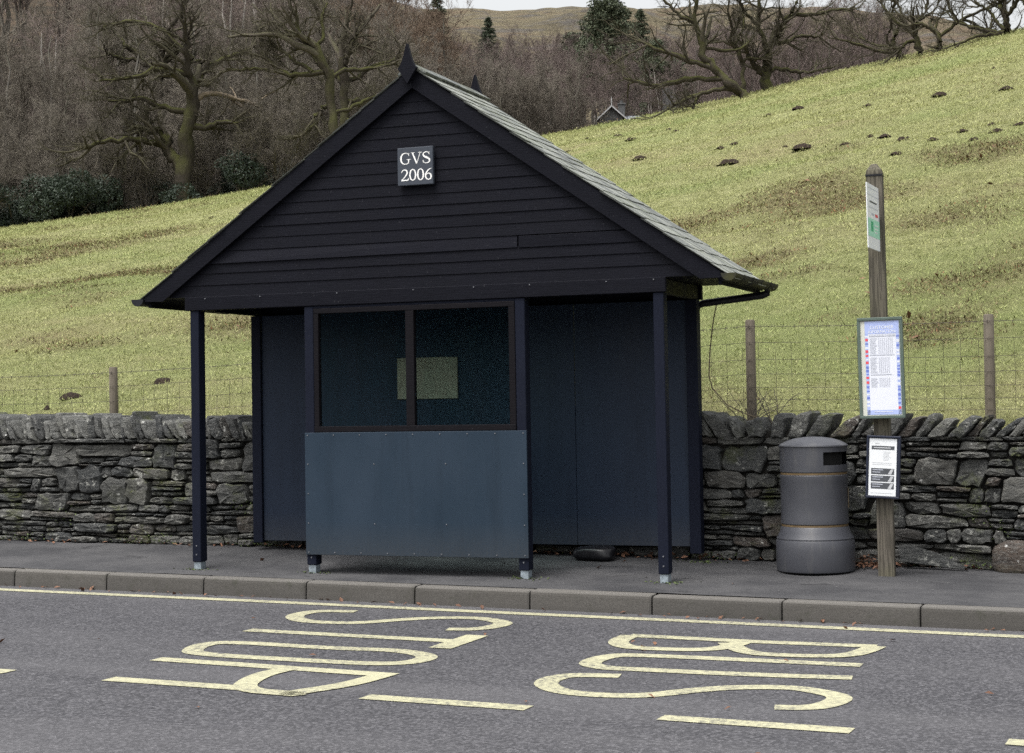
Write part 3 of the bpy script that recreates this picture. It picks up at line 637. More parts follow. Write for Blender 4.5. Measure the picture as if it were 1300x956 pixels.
# slates
for s in (-1, 1):
    rs = random.Random(20 + s); mb = MB(); cs, sn = math.cos(math.atan(SL)), math.sin(math.atan(SL))
    LEN = HS / cs + .07; ya, yb_ = -.102, 1.25
    d = LEN; row = 0; rows = 18
    gauge = [.20 - .005 * k for k in range(rows)]; k_ = LEN / sum(gauge); gauge = [g * k_ for g in gauge]
    dist = LEN
    for row, g in enumerate(gauge):                       # from the eave up, courses diminishing
        lo = dist; hi = max(dist - g * 1.95, -.01); dist -= g; y = ya - rs.uniform(0, .12)
        while y < yb_:
            wdt = rs.uniform(.10, .24); y1 = min(y + wdt, yb_ + rs.uniform(-.012, .012)); y0 = max(y, ya + rs.uniform(-.012, .012))
            if y1 - y0 > .04:
                th = rs.uniform(.005, .008); l2 = lo + rs.uniform(-.014, .016); lift = rs.uniform(0, .006); mb.cur = rs.random()
                def pt(dd, yy, up): return (XM + s * (dd * cs + up * sn), yy, ZA - .012 - dd * sn + up * cs)
                base_lo = .011 + lift * .6; base_hi = .002
                sk = rs.uniform(-.008, .008)
                mb.add([pt(l2 + sk, y0 + .002, base_lo), pt(l2 - sk, y1 - .002, base_lo), pt(hi, y1 - .002, base_hi), pt(hi, y0 + .002, base_hi), pt(l2 + sk, y0 + .002, base_lo + th), pt(l2 - sk, y1 - .002, base_lo + th), pt(hi, y1 - .002, base_hi + th * .8), pt(hi, y0 + .002, base_hi + th * .8)],
                       [(3, 2, 1, 0), (4, 5, 6, 7), (0, 1, 5, 4), (1, 2, 6, 5), (2, 3, 7, 6), (3, 0, 4, 7)]); mb.mi[-1] = 1; mb.mi[-3] = 1
            y = y + wdt
    r_ = mb.build('slate_slope', [SLATE, SLATE_EDGE], sh)
    mb = MB(); vs_ = []
    for y in (-.075, 1.20):
        for dd, up in ((0, -.012), (LEN - .06, -.012), (LEN - .06, -.045), (0, -.045)): vs_.append((XM + s * (dd * cs + up * sn), y, ZA - .02 - dd * sn + up * cs))
    mb.add(vs_, [(0, 1, 2, 3), (7, 6, 5, 4), (0, 4, 5, 1), (1, 5, 6, 2), (2, 6, 7, 3), (3, 7, 4, 0)]); mb.build('roof_deck', BLACKWOOD, sh)
mb = MB()
for k in range(4):
    y0 = -.085 + k * .34; zr = ZA + .028 + .003 * (k % 2)
    mb.add([(XM - .12, y0, zr - .078), (XM, y0, zr), (XM + .12, y0, zr - .078), (XM - .12, y0 + .335, zr - .078), (XM, y0 + .335, zr), (XM + .12, y0 + .335, zr - .078), (XM - .11, y0, zr - .09), (XM, y0, zr - .018), (XM + .11, y0, zr - .09), (XM - .11, y0 + .335, zr - .09), (XM, y0 + .335, zr - .018), (XM + .11, y0 + .335, zr - .09)],
           [(0, 1, 4, 3), (1, 2, 5, 4), (6, 9, 10, 7), (7, 10, 11, 8), (0, 6, 7, 1), (1, 7, 8, 2), (3, 4, 10, 9), (4, 5, 11, 10), (0, 3, 9, 6), (2, 8, 11, 5)])
mb.build('ridge_tiles', SLATE, sh)
MB().box(XM - HS + .09, XM + HS - .09, -.03, 1.12, 2.209, 2.219).build('ceiling', BLACKWOOD, sh)
for s in (-1, 1):
    MB().box(*sorted((XM + s * (HS - .055), XM + s * (HS - .03))), -.058, 1.185, 2.135, 2.226, .002).build('fascia', BLACKWOOD, sh)
    gx = XM + s * (HS + .035); gr = .052; zc_ = 2.208 if s > 0 else 2.200
    mb = MB(); prof = [(gx + rr_ * math.cos(a_), zc_ - rr_ * math.sin(a_)) for rr_, rng_ in ((gr, range(0, 9)), (gr - .006, range(8, -1, -1))) for a_ in [math.pi * k / 8 for k in rng_]]
    mb.prism(prof, 1, -.115, 1.30)
    cap = [(gx + (gr + .004) * math.cos(math.pi * k / 8), zc_ + .002 - (gr + .004) * math.sin(math.pi * k / 8)) for k in range(9)]
    for y in (-.121, 1.297): mb.prism(cap, 1, y, y + .009)
    for y in (.15, .45, .75, 1.05): mb.prism([(gx + (gr + .005) * math.cos(math.pi * k / 8), zc_ + .003 - (gr + .005) * math.sin(math.pi * k / 8)) for k in range(9)] + [(gx - (gr) * math.cos(math.pi * k / 8), zc_ + .003 - gr * math.sin(math.pi * k / 8)) for k in range(9)], 1, y, y + .02)
    mb.build('gutter', GREENWOOD if s > 0 else GUTTER, sh)
mb = MB(); mb.tube([(4.43, 1.15, 2.165), (4.43, 1.15, 2.135), (4.39, 1.145, 2.118), (3.92, 1.115, 2.07), (3.875, 1.11, 2.05), (3.868, 1.105, 1.98), (3.868, 1.105, .2)], .030, 10); smooth_auto(mb.build('downpipe', GUTTER, sh), 60)
# panels
for x0, x1 in ((.064, 1.476), (1.480, 2.894), (2.898, 3.822)):
    MB().box(x0, x1, .955, .975, .172, 2.094, .002).build('back_panel', BACKP, sh)
mb = MB(); mb.box(.07, 3.81, .99, 1.03, 1.2, 1.28); mb.box(.07, 3.81, .99, 1.03, .5, .58); mb.build('back_rails', BLACKWOOD, sh)
fp = MB().box(1.004, 2.856, -.066, -.052, .155, 1.104, .002).build('front_panel', FRONTP, sh)
for k in range(9):
    x = 1.03 + k * (2.83 - 1.03) / 8
    for z in (1.085, .175): screw(x, -.067, z, fp)
for z in (.40, .63, .86):
    for x in (1.03, 2.83): screw(x, -.067, z, fp)
for z in (.40, .86):
    for x in (1.60, 2.20): screw(x, -.067, z, fp)
wf = MB()
FRM = wood_paint('window_frame_paint', (.004, .0038, .0052, 1), (.0095, .0085, .0105, 1))
wx0, wx1, wz0, wz1 = 1.086, 2.772, 1.108, 2.074
wf.box(wx0, wx1, -.056, -.004, wz1 - .040, wz1, .003); wf.box(wx0, wx1, -.062, -.004, wz0, wz0 + .044, .003)
wf.box(wx0, wx0 + .042, -.055, -.005, wz0 + .044, wz1 - .04, .003); wf.box(wx1 - .05, wx1, -.055, -.005, wz0 + .044, wz1 - .04, .003); wf.box(1.874, 1.944, -.055, -.005, wz0 + .044, wz1 - .04, .003)
W = wf.build('window', FRM, sh)
for x0, x1 in ((1.124, 1.878), (1.940, 2.726)): MB().box(x0, x1, -.022, -.018, wz0 + .04, wz1 - .036).build('pane', GLASS, W)
MB().box(1.083, 2.772, -.045, -.006, 2.076, 2.096).build('window_header', POSTWOOD, sh)
# plaque with serif lettering
pq = MB().box(1.846, 2.143, -.092, -.060, 2.989, 3.281, .004).build('plaque', PLAQUE, sh)
GL = {
 'G': [[(.86, .74, .05), (.80, .90, .07), (.62, .98, .07), (.46, .98, .08), (.26, .90, .12), (.13, .70, .17), (.10, .50, .18), (.13, .28, .17), (.26, .09, .12), (.46, .01, .08), (.66, .03, .07), (.82, .12, .10), (.84, .40, .13)], [(.66, .42, .05), (1.0, .42, .05)], [(.86, .98, .04), (.86, .72, .05)]],
 'V': [[(.12, .97, .15), (.52, .02, .15)], [(.52, .02, .06), (.86, .97, .06)], [(-.02, .98, .05), (.32, .98, .05)], [(.70, .98, .05), (1.02, .98, .05)]],
 'S': [[(.70, .74, .05), (.66, .92, .06), (.44, .99, .08), (.20, .92, .11), (.12, .76, .14), (.22, .60, .17), (.46, .50, .20), (.70, .36, .17), (.76, .20, .14), (.64, .05, .10), (.42, .0, .07), (.20, .07, .06), (.12, .28, .05)], [(.70, .98, .04), (.70, .74, .04)], [(.12, .02, .04), (.12, .28, .04)]],
 '2': [[(.10, .74, .08), (.18, .90, .09), (.38, .98, .10), (.58, .90, .14), (.64, .72, .16), (.56, .52, .14), (.30, .22, .08), (.10, .06, .08)], [(.08, .05, .12), (.70, .05, .12), (.76, .22, .05)]],
 '0': [[(.40, .99, .08), (.20, .86, .13), (.12, .50, .17), (.20, .13, .13), (.40, .0, .08), (.60, .13, .13), (.68, .50, .17), (.60, .86, .13), (.40, .99, .08)]],
 '6': [[(.68, .98, .05), (.42, .86, .10), (.20, .60, .15), (.12, .34, .17), (.20, .10, .13), (.40, .0, .08), (.60, .08, .13), (.68, .28, .16), (.58, .50, .13), (.40, .57, .07), (.20, .46, .08)]]}
def letters(mb, txt, x, z, hgt, adv, y):
    for ch in txt:
        for stroke in GL[ch]:
            P = np.array([(px, pz) for px, pz, _ in stroke]); Wd = np.array([w_ for *_, w_ in stroke]) * .85
            if len(P) > 4:
                t = np.linspace(0, len(P) - 1, len(P) * 3); P = np.stack([np.interp(t, range(len(P)), P[:, k]) for k in (0, 1)], -1); Wd = np.interp(t, range(len(Wd)), Wd)
            for i in range(len(P) - 1):
                d = P[i + 1] - P[i]; L = np.linalg.norm(d); 
                if L < 1e-6: continue
                d /= L; nn = np.array([-d[1], d[0]]); a_, b_ = P[i] - d * .012, P[i + 1] + d * .012
                qd = [a_ - nn * Wd[i] / 2, b_ - nn * Wd[i + 1] / 2, b_ + nn * Wd[i + 1] / 2, a_ + nn * Wd[i] / 2]
                mb.add([(x + q_[0] * hgt, y - .0001 * (i % 3), z + q_[1] * hgt) for q_ in qd], [(0, 1, 2, 3)])
        x += adv.get(ch, .8) * hgt
mb = MB(); letters(mb, 'GVS', 1.868, 3.152, .088, {'G': 1.08, 'V': 1.0, 'S': .8}, -.0935); letters(mb, '2006', 1.872, 3.025, .088, {'2': .76, '0': .74, '6': .74}, -.0935)
mb.build('lettering', WHITE, pq, fix=False)
# blank board on the back wall, bundle beneath
o = MB().box(1.346, 1.886, .935, .9545, 1.357, 1.699, .003).build('notice_board', flat('faded_cream_board', (.24, .20, .15, 1), .8, .10, 6), sh)
o.parent = None; o.matrix_world = Matrix.Translation((0, 0, 0)) @ Matrix.Rotation(TH, 4, 'Z'); tag(o, 'blank cream board fixed inside the shelter, seen through its window', 'notice board')
me = boulder('refuse_bag', flat('black_polythene', (.008, .008, .010, 1), .35, .3, 30), .17, .11, .06, 8)
o = link('refuse_bag', me); o.location = (3.02, 1.02, float(pav(3.02, 1.02)) + .054); tag(o, 'dark slumped bag lying on the pavement under the back panel', 'bag')

# ------------------------------------------------------------------ litter bin
bz = float(pav(4.80, .95)); bn = thing('litter_bin', (4.80, .96, bz), 'dark grey round litter bin with domed lid and thin gold bands beside the wall', 'litter bin')
m = M('bin_plastic', .38, .5); n = m.noise(5, m.obj, 4); c = m.mix(n, (.042, .044, .053, 1), (.058, .060, .070, 1)); c = m.mix(m.ramp(m.noise(14, m.vec(m.obj, (1, 1, .25)), 5), (.55, 0.), (.75, .5)), c, (.10, .098, .095, 1)); m.col(c)
m.bump(m.noise(220, m.obj, 2), .0006, .5); m.rough(m.ramp(n, (.3, .36), (.7, .55))); BIN = m.m
GOLD = flat('dull_gold_band', (.15, .105, .055, 1), .5, .2, metal=.2)
zb = lambda z: (z + .006) * 1.005
b0_ = MB().lathe([(.0, .0), (.27, .0), (.284, .008), (.290, .03), (.291, .17), (.288, .232), (.282, .246), (.284, .256), (.262, .300), (.250, .340), (.246, .346), (.0, .346)], n=64).build('base', BIN, bn)
smooth_auto(b0_, 30)
b_ = MB().lathe([(.243, .362), (.2495, .368), (.2495, .40), (.2475, .42), (.2475, .690), (.2495, .70), (.2495, .735), (.243, .742)], n=64).build('body', BIN, bn); smooth_auto(b_, 30)
for z0, z1 in ((.346, .362), (.742, .758)):
    o = MB().lathe([(.0, z0 + .0005), (.2455, z0 + .0005), (.2455, z1 - .0005), (.0, z1 - .0005)], n=64).build('gold_band', GOLD, bn); smooth_auto(o, 30)
bn.scale = (1, 1, .968)
# hood with its slot: the slot faces right of the camera
hood = [(.243, .758), (.249, .764), (.249, .93), (.250, .950), (.256, .957), (.254, .966), (.24, .977), (.20, .998), (.14, 1.016), (.07, 1.027), (.0, 1.030)]
mb = MB(); n = 72; sl0, sl1 = .815, .915; zs = [.758, .764, .79, sl0, .84, .865, .89, sl1, .93, .950, .957, .966, .977, .998, 1.016, 1.027, 1.030]
hp = lambda z: float(np.interp(z, [p[1] for p in hood], [p[0] for p in hood]))
ang0 = math.atan2(-CW[1], -CW[0]); rt = math.atan2(CR[1], CR[0]); slot_c = rt - R(41)
A_ = [2 * math.pi * k / n for k in range(n)]
def inslot(a_, z): return sl0 - 1e-6 <= z <= sl1 + 1e-6 and abs((a_ - slot_c + math.pi) % (2 * math.pi) - math.pi) < R(41)
vs_ = [(hp(z) * math.cos(a_), hp(z) * math.sin(a_), z) for z in zs for a_ in A_]
fs = []
for i in range(len(zs) - 1):
    for k in range(n):
        am = (A_[k] + math.pi / n); zm = (zs[i] + zs[i + 1]) / 2
        if not inslot(am, zm): fs.append((i * n + k, i * n + (k + 1) % n, (i + 1) * n + (k + 1) % n, (i + 1) * n + k))
mb.add(vs_, fs)
rim = [k for k in range(n) if inslot(A_[k] + math.pi / n, .86)]
for z_, flip in ((sl0, 0), (sl1, 1)):
    for k in rim:
        p, q = A_[k], A_[k + 1 if k + 1 < n else 0]; ro, ri = .2492, .225
        mb.add([(ro * math.cos(p), ro * math.sin(p), z_), (ro * math.cos(q), ro * math.sin(q), z_), (ri * math.cos(q), ri * math.sin(q), z_), (ri * math.cos(p), ri * math.sin(p), z_)], [(0, 1, 2, 3)])
o = mb.build('hood', BIN, bn, fix=False); smooth_auto(o, 30)
mb = MB().lathe([(.0, .70), (.21, .70), (.21, .95), (.0, .96)], n=40); o = mb.build('liner', flat('bin_liner', (.006, .006, .006, 1), .9), bn)
o = MB().box(-.05, .05, -.003, .003, -.075, .075, .001).build('worn_emblem', flat('worn_gilt', (.11, .085, .055, 1), .6, .3, 60), bn); a_ = rt - R(9); o.location = (.2485 * math.cos(a_), .2485 * math.sin(a_), .56); o.rotation_euler = (0, 0, a_ + math.pi / 2)

# ------------------------------------------------------------------ bus stop post with its notices
px0, py0 = 5.345, .875; pz = float(pav(px0, py0))
bp = thing('bus_stop_post', (px0, py0, pz), 'weathered square timber bus stop post carrying a flag sign and two timetable cases', 'bus stop')
m = M('weathered_post_timber', .85, .2); g = m.noise(7, m.vec(m.obj, (9, 9, .45)), 6, .65); c = m.mix(g, (.060, .052, .042, 1), (.16, .143, .118, 1)); c = m.mix(m.ramp(m.noise(2, m.obj, 4), (.45, 0.), (.7, .6)), c, (.095, .095, .05, 1))
crk = m.ramp(m.noise(12, m.vec(m.obj, (6, 6, .25)), 3, .5, .3), (.47, 1.), (.5, 0.)); c = m.mix(m.math('MULTIPLY', crk, .5), c, (.02, .018, .015, 1)); m.col(c); m.bump(g, .006, .8); OLDWOOD = m.m
pw = .0585; H = 3.005
mb = MB(); vs_ = []; 
prof = [(pw, -.12), (pw, 0), (pw, 2.935), (pw * .9, 2.96), (pw * .35, H)]
for r_, z in prof: vs_ += [(-r_, -r_, z), (r_, -r_, z), (r_, r_, z), (-r_, r_, z)]
mb.add(vs_, [(i * 4 + k, i * 4 + (k + 1) % 4, i * 4 + 4 + (k + 1) % 4, i * 4 + 4 + k) for i in range(4) for k in range(4)] + [(16, 17, 18, 19)])
o = mb.build('timber_post', OLDWOOD, bp)
bv = o.modifiers.new('soft_edges', 'BEVEL'); bv.width = .006; bv.segments = 2
mb = MB(); mb.box(-pw - .004, pw + .004, -pw - .004, pw + .004, 2.912, 2.924); mb.build('strap', GUTTER, bp)
bp.rotation_euler = (0, R(-.4), R(6))
PW = flat('sign_white', (.74, .76, .78, 1), .45, .02); PAPER = flat('poster_paper', (.66, .68, .75, 1), .35, .02, spec=.5); BLUEP = flat('poster_blue', (.36, .43, .70, 1), .35, .06, spec=.5); GREYT = flat('poster_grey_print', (.42, .44, .50, 1), .5, .05); DARKT = flat('poster_dark_print', (.07, .075, .085, 1), .5, .1); REDT = flat('poster_red_print', (.62, .08, .10, 1), .5, .05); GREENT = flat('sign_green', (.02, .34, .16, 1), .5, .05); PGREEN = flat('sign_pale_green', (.36, .68, .52, 1), .5, .05); BLUET = flat('poster_blue_print', (.14, .19, .52, 1), .5, .1); CREAM = flat('backing_cream', (.55, .56, .50, 1), .6, .04)
FRG = flat('green_metal_frame', (.085, .115, .098, 1), .45, .12); FRN = flat('navy_frame', (.014, .018, .034, 1), .45, .15)
def w2l(p): return np.array(p) - np.array([px0, py0, pz])
# flag: stands square to the kerb; printed on the side away from the shelter
fl = MB().box(-.0035, .0035, -.245, .185, -.232, .232, .002).build('flag_sign', PW, bp); fl.location = w2l((5.282 + .06, .585, 2.60)) ; fl.location.x = -.002; fl.rotation_euler = (0, 0, R(-5.5))
fl.location = (.010, -.26, 2.595 - pz)
def onx(mb, y0, y1, z0, z1, k, e=.0006): mb.add([(.0035 + e, y0, z0), (.0035 + e, y1, z0), (.0035 + e, y1, z1), (.0035 + e, y0, z1)], [(0, 1, 2, 3)], k)
mb = MB(); onx(mb, -.235, .185, -.145, -.015, 0); onx(mb, -.13, -.05, -.105, -.035, 1, .0012)
onx(mb, -.16, .10, .10, .112, 2); onx(mb, -.19, .14, .062, .067, 3); onx(mb, -.19, .14, .20, .204, 3); onx(mb, .03, .13, .008, .03, 4); onx(mb, -.10, .0, .012, .026, 3)
for k in range(3): onx(mb, .0, .13 - .02 * k, -.06 - .025 * k, -.052 - .025 * k, 5, .0012)
onx(mb, -.235, .185, .150, .153, 3)
mb.build('flag_print', [PGREEN, GREENT, DARKT, GREYT, REDT, PW], fl, fix=False)
o = MB().box(-.03, .03, -.03, .02, -.02, .02).build('flag_bracket', GALV, bp); o.location = (0, -.07, 2.60 - pz)
def case(name, cx, cz, wd, ht, frm, fw, tilt, backing, yy):
    o = MB(); o.box(-wd / 2, wd / 2, -.012, .022, -ht / 2, ht / 2, .003); c_ = o.build(name, backing, bp); c_.location = (cx - px0, yy - py0, cz - pz); c_.rotation_euler = (0, R(tilt), R(3 - 6))
    f = MB(); f.box(-wd / 2 - .002, wd / 2 + .002, -.024, .024, ht / 2 - fw, ht / 2 + .003, .003); f.box(-wd / 2 - .002, wd / 2 + .002, -.024, .024, -ht / 2 - .003, -ht / 2 + fw, .003)
    f.box(-wd / 2 - .003, -wd / 2 + fw, -.022, .023, -ht / 2 + fw, ht / 2 - fw, .002); f.box(wd / 2 - fw * 1.0, wd / 2 + .003, -.022, .023, -ht / 2 + fw, ht / 2 - fw, .002); f.build('frame', frm, c_)
    return c_
def rect(mb, x0, x1, z0, z1, k, lay=1): y = -.0122 - .0007 * lay; mb.add([(x0, y, z0), (x1, y, z0), (x1, y, z1), (x0, y, z1)], [(0, 1, 2, 3)], k)
cw, chh = .318, .724
c1 = case('timetable_case', 5.362, 1.519, cw, chh, FRG, .019, -.2, CREAM, .74)
c1['label'] = 'tall green framed case with a blue and white timetable'
x0, x1, z0, z1 = -.108, .136, -.338, .338
mb = MB(); rect(mb, x0, x1, z0, z1, 0, 1); rect(mb, x0, x1, z1 - .092, z1, 1, 2); rect(mb, x0, x1, z0, z0 + .034, 1, 2); rect(mb, x0, x0 + .022, z0, z1 - .09, 1, 2); rect(mb, x1 - .022, x1, z0, z1 - .09, 1, 2)
pr = random.Random(3)
for sx_ in (x0 + .001, x1 - .021):
    z = z1 - .105
    while z > z0 + .05:
        h_ = pr.uniform(.008, .02); rect(mb, sx_, sx_ + .02, z - h_, z, pr.choice([2, 3, 3, 4, 0, 0]), 3); z -= h_ + pr.uniform(.006, .02)
rect(mb, x0 + .028, x1 - .026, z1 - .112, z1 - .098, 6, 3)
for k in range(9): rect(mb, x0 + .036 + k * .019, x0 + .036 + k * .019 + pr.uniform(.008, .015), z1 - .107, z1 - .102, 0, 4)
for (zt, zbm, cols) in ((z1 - .122, z1 - .235, 8), (z1 - .262, z1 - .375, 6), (z1 - .41, z1 - .48, 6)):
    z = zt
    while z > zbm:
        rect(mb, x0 + .034, x0 + .034 + pr.uniform(.035, .052), z - .0034, z, 5, 3)
        for k in range(cols): rect(mb, x0 + .094 + k * .0135, x0 + .102 + k * .0135, z - .0034, z, 5, 3)
        z -= .0078
rect(mb, x0 + .03, x1 - .035, z1 - .248, z1 - .242, 6, 3); rect(mb, x0 + .034, x1 - .06, z1 - .390, z1 - .384, 6, 3)
rect(mb, x0 + .05, x1 - .06, z0 + .02, z0 + .024, 0, 4)
mb.build('timetable_poster', [PAPER, BLUEP, BLUET, BLUET, REDT, flat('faint_print', (.50, .52, .58, 1), .5, .04), GREYT], c1, fix=False)
def text(s, size, x, z, mtl, parent, y, align='CENTER'):
    cu = bpy.data.curves.new('lettering', 'FONT'); cu.body = s; cu.size = size; cu.align_x = align; o = bpy.data.objects.new('tmp_text', cu); COL.objects.link(o)
    dg = bpy.context.evaluated_depsgraph_get(); me = bpy.data.meshes.new_from_object(o.evaluated_get(dg)); bpy.data.objects.remove(o); me.materials.clear(); me.materials.append(mtl); me.name = 'lettering'
    t = link('lettering', me, parent); t.location = (x, y, z); t.rotation_euler = (R(90), 0, 0); return t
text('CUSTOMER', .033, .014, z1 - .056, PW, c1, -.0152); text('INFORMATION', .029, .014, z1 - .086, PW, c1, -.0152)
c2 = case('notice_case', 5.352, .803, .235, .445, FRN, .012, 3.2, FRN, .765); c2['label'] = 'smaller navy framed case with a white notice, hung askew'
mb = MB(); rect(mb, -.102, .094, -.208, .205, 0, 1); rect(mb, -.085, .078, .125, .152, 1, 2); rect(mb, -.07, .05, .135, .142, 2, 3)
for k in range(3):
    zt = -.01 - k * .052; rect(mb, -.085, .080, zt - .044, zt, 1, 2); mb.add([(.034, -.0141, zt - .042), (.058, -.0141, zt - .042), (.076, -.0141, zt - .004), (.056, -.0141, zt - .004)], [(0, 1, 2, 3)], 2); rect(mb, -.075, .0, zt - .014, zt - .008, 3, 3); rect(mb, -.075, -.02, zt - .03, zt - .025, 3, 3)
for k in range(7): rect(mb, -.0 , .055 - pr.uniform(0, .02), .108 - k * .010, .111 - k * .010, 2, 2)
for k in range(2): rect(mb, -.08, .06, .028 - k * .012, .031 - k * .012, 2, 2)
rect(mb, -.06, -.03, .165, .172, 2, 2); rect(mb, -.085, .075, -.19, -.187, 2, 2)
mb.build('notice_paper', [flat('notice_white', (.70, .72, .74, 1), .4, .02, spec=.5), DARKT, flat('notice_grey', (.45, .46, .48, 1), .5, .05), GREYT], c2, fix=False)

# ------------------------------------------------------------------ stock fence on the bank behind the wall
fy = lambda x: 1.95 + .04 * x
m = M('fence_post_timber', .9, .15); g = m.noise(6, m.vec(m.obj, (8, 8, .4)), 5, .65); m.col(m.mix(g, (.07, .060, .048, 1), (.19, .165, .13, 1))); m.bump(g, .008, .8); FPOST = m.m
WIRE = flat('rusty_fence_wire', (.055, .045, .038, 1), .7, .3, 50)
fn = thing('stock_fence', (0, 1.95, .9), 'low post and wire netting stock fence standing on the grass just behind the stone wall', 'fence')
FX = [-6.3, -4.3, -2.2, .1, 2.1, 4.015, 5.92, 7.9, 9.9]
ftop = lambda x: float(np.interp(x, [-6.3, -2.2, 4.015, 5.92, 9.9], [1.70, 1.722, 1.967, 1.947, 2.0]))
fr_ = random.Random(9)
for x in FX:
    r_ = .042; mb = MB(); z0 = .7; ln = fr_.uniform(-.01, .01)
    mb.tube([(0, 0, z0), (ln * .5, 0, 1.3), (ln, 0, ftop(x) - .012), (ln, 0, ftop(x))], [r_ * 1.02, r_, r_ * .97, r_ * .8], 9); o = mb.build('fence_post', FPOST, fn); smooth_auto(o, 50); o.location = (x, fy(x) - 1.95, -.9)
def wireline(mb, dz, r_, sag=.0):
    pts = []
    for i in range(len(FX) - 1):
        for k in range(5): t = k / 5; x = FX[i] + (FX[i + 1] - FX[i]) * t; pts.append((x, fy(x) - 1.95 - .045, ftop(FX[i]) * (1 - t) + ftop(FX[i + 1]) * t + dz - .9 - sag * 4 * t * (1 - t)))
    mb.tube(pts, r_, 4); return pts
mb = MB(); P_ = wireline(mb, -.055, .0022, .012)
for i in range(len(P_) - 1):
    for t in np.linspace(0, 1, 5)[:-1]:
        p = np.array(P_[i]) * (1 - t) + np.array(P_[i + 1]) * t; mb.tube([p + (-.004, -.012, -.012), p + (.004, .012, .012)], .0016, 3); mb.tube([p + (.006, -.012, .012), p + (-.004, .012, -.012)], .0016, 3)
mb.build('barbed_wire', WIRE, fn)
mb = MB(); hz = [-.19, -.33, -.45, -.56, -.66, -.75]
for dz in hz: wireline(mb, dz, .0017, .006)
x = FX[0]
while x < FX[-1]:
    mb.tube([(x, fy(x) - 1.95 - .045, ftop(x) - .19 - .9), (x + fr_.uniform(-.01, .01), fy(x) - 1.95 - .045, ftop(x) - .47 - .9), (x, fy(x) - 1.95 - .045, ftop(x) - .76 - .9)], .0016, 3); x += .135
mb.build('wire_netting', WIRE, fn)
# ------------------------------------------------------------------ turf, dead bracken, leaves
def blades(N, seed, amin, amax, dens, hfun, wfun, lean, keep=None, nb=4, spread=.05):
    r = np.random.default_rng(seed); a = r.uniform(R(amin), R(amax), N); t = r.uniform(0, 1, N) ** dens
    rw = rho_wall(a); rho = rw + .05 + (np.interp(a, AZ, RC) + 1.5 - rw) * t
    x = C[0] + rho * np.sin(a); y = C[1] + rho * np.cos(a)
    if keep is not None: k = keep(x, y, r); x, y, rho = x[k], y[k], rho[k]
    n = len(x); z = ground(x, y)
    x = (x[:, None] + r.normal(0, 1, (n, nb)) * spread * (1 + rho[:, None] / 30)).ravel(); y = (y[:, None] + r.normal(0, 1, (n, nb)) * spread * (1 + rho[:, None] / 30)).ravel()
    z = np.repeat(z, nb); rho = np.repeat(rho, nb); h = hfun(rho) * r.uniform(.5, 1.3, n * nb); w_ = wfun(rho) * r.uniform(.6, 1.4, n * nb)
    th = r.uniform(0, 2 * np.pi, n * nb); ln = np.abs(r.normal(0, lean, n * nb)); th2 = r.uniform(0, 2 * np.pi, n * nb)
    B = np.stack([x, y, z - .01], -1); D = np.stack([np.cos(th), np.sin(th), th * 0], -1) * w_[:, None]
    T = B + np.stack([np.cos(th2) * h * ln, np.sin(th2) * h * ln, h], -1)
    V = np.stack([B - D, B + D, T], 1).reshape(-1, 3); sid = np.repeat(np.repeat(r.uniform(0, 1, n), nb), 3)
    return V, np.arange(len(V)).reshape(-1, 3), sid
V, Ff, S = blades(300000, 1, -52, 16, 1.15, lambda q: .018 + .0006 * q, lambda q: .0022 + .00017 * q, .9)
tag(link('pasture_grass', mesh_np('pasture_grass', V, Ff, BLADE, sid=S), ), 'short mossy yellow green grass covering the sloping field', 'grass', kind='stuff')
def brk(x, y, r): return brown(x, y) + r.normal(0, .12, len(x)) > .40
V, Ff, S = blades(260000, 2, -52, 16, 1.2, lambda q: .030 + .00045 * q, lambda q: .0028 + .00022 * q, 1.7, brk, 5, .10)
tag(link('dead_bracken', mesh_np('dead_bracken', V, Ff, BRACKEN, sid=S)), 'brown dead bracken and rush tufts lying in bands across the field', 'bracken', kind='stuff')
def leaves(P, size, seed):
    r = np.random.default_rng(seed); n = len(P); s = size * r.uniform(.6, 1.3, n); th = r.uniform(0, 6.28, n); el = r.normal(0, .35, (n, 2))
    u = np.stack([np.cos(th), np.sin(th), el[:, 0]], -1); v = np.stack([-np.sin(th), np.cos(th), el[:, 1]], -1); c = np.asarray(P)
    s = s[:, None]; V = np.stack([c - u * s, c - v * s * .55 - u * s * .1 + [0, 0, .004], c + u * s, c + v * s * .55 + [0, 0, .006]], 1).reshape(-1, 3)
    return V, np.arange(len(V)).reshape(-1, 4), np.repeat(r.uniform(0, 1, n), 4)
lr = np.random.default_rng(12); P = []
def drop(n, fx, fy_, fz):
    for _ in range(n): x = fx(); y = fy_(x); P.append((x, y, fz(x, y)))
pv = lambda x, y: float(pav(x, y)) + .008
wy = lambda x: 1.13 + .04 * x
drop(150, lambda: lr.normal(5.12, .13), lambda x: wy(x) - abs(lr.normal(0, .10)) - .05, lambda x, y: pv(x, y) + abs(lr.normal(0, .035)))
drop(260, lambda: lr.uniform(-4, 8), lambda x: wy(x) - abs(lr.normal(0, .06)) - .01, lambda x, y: pv(x, y) + lr.uniform(0, .02))
drop(110, lambda: lr.uniform(0, 4), lambda x: wy(x) - abs(lr.normal(0, .1)) - .01, lambda x, y: pv(x, y) + lr.uniform(0, .04))
drop(95, lambda: lr.uniform(-4, 8), lambda x: YK - .02 - abs(lr.normal(0, .05)), lambda x, y: road_z(x) + lr.uniform(.006, .014))
drop(30, lambda: lr.uniform(-4, 9), lambda x: lr.uniform(-5, YK), lambda x, y: road_z(x) + .01)
drop(10, lambda: lr.uniform(-4, 8), lambda x: lr.uniform(-.3, 1.), pv)
V, Ff, S = leaves(P, .023, 3)
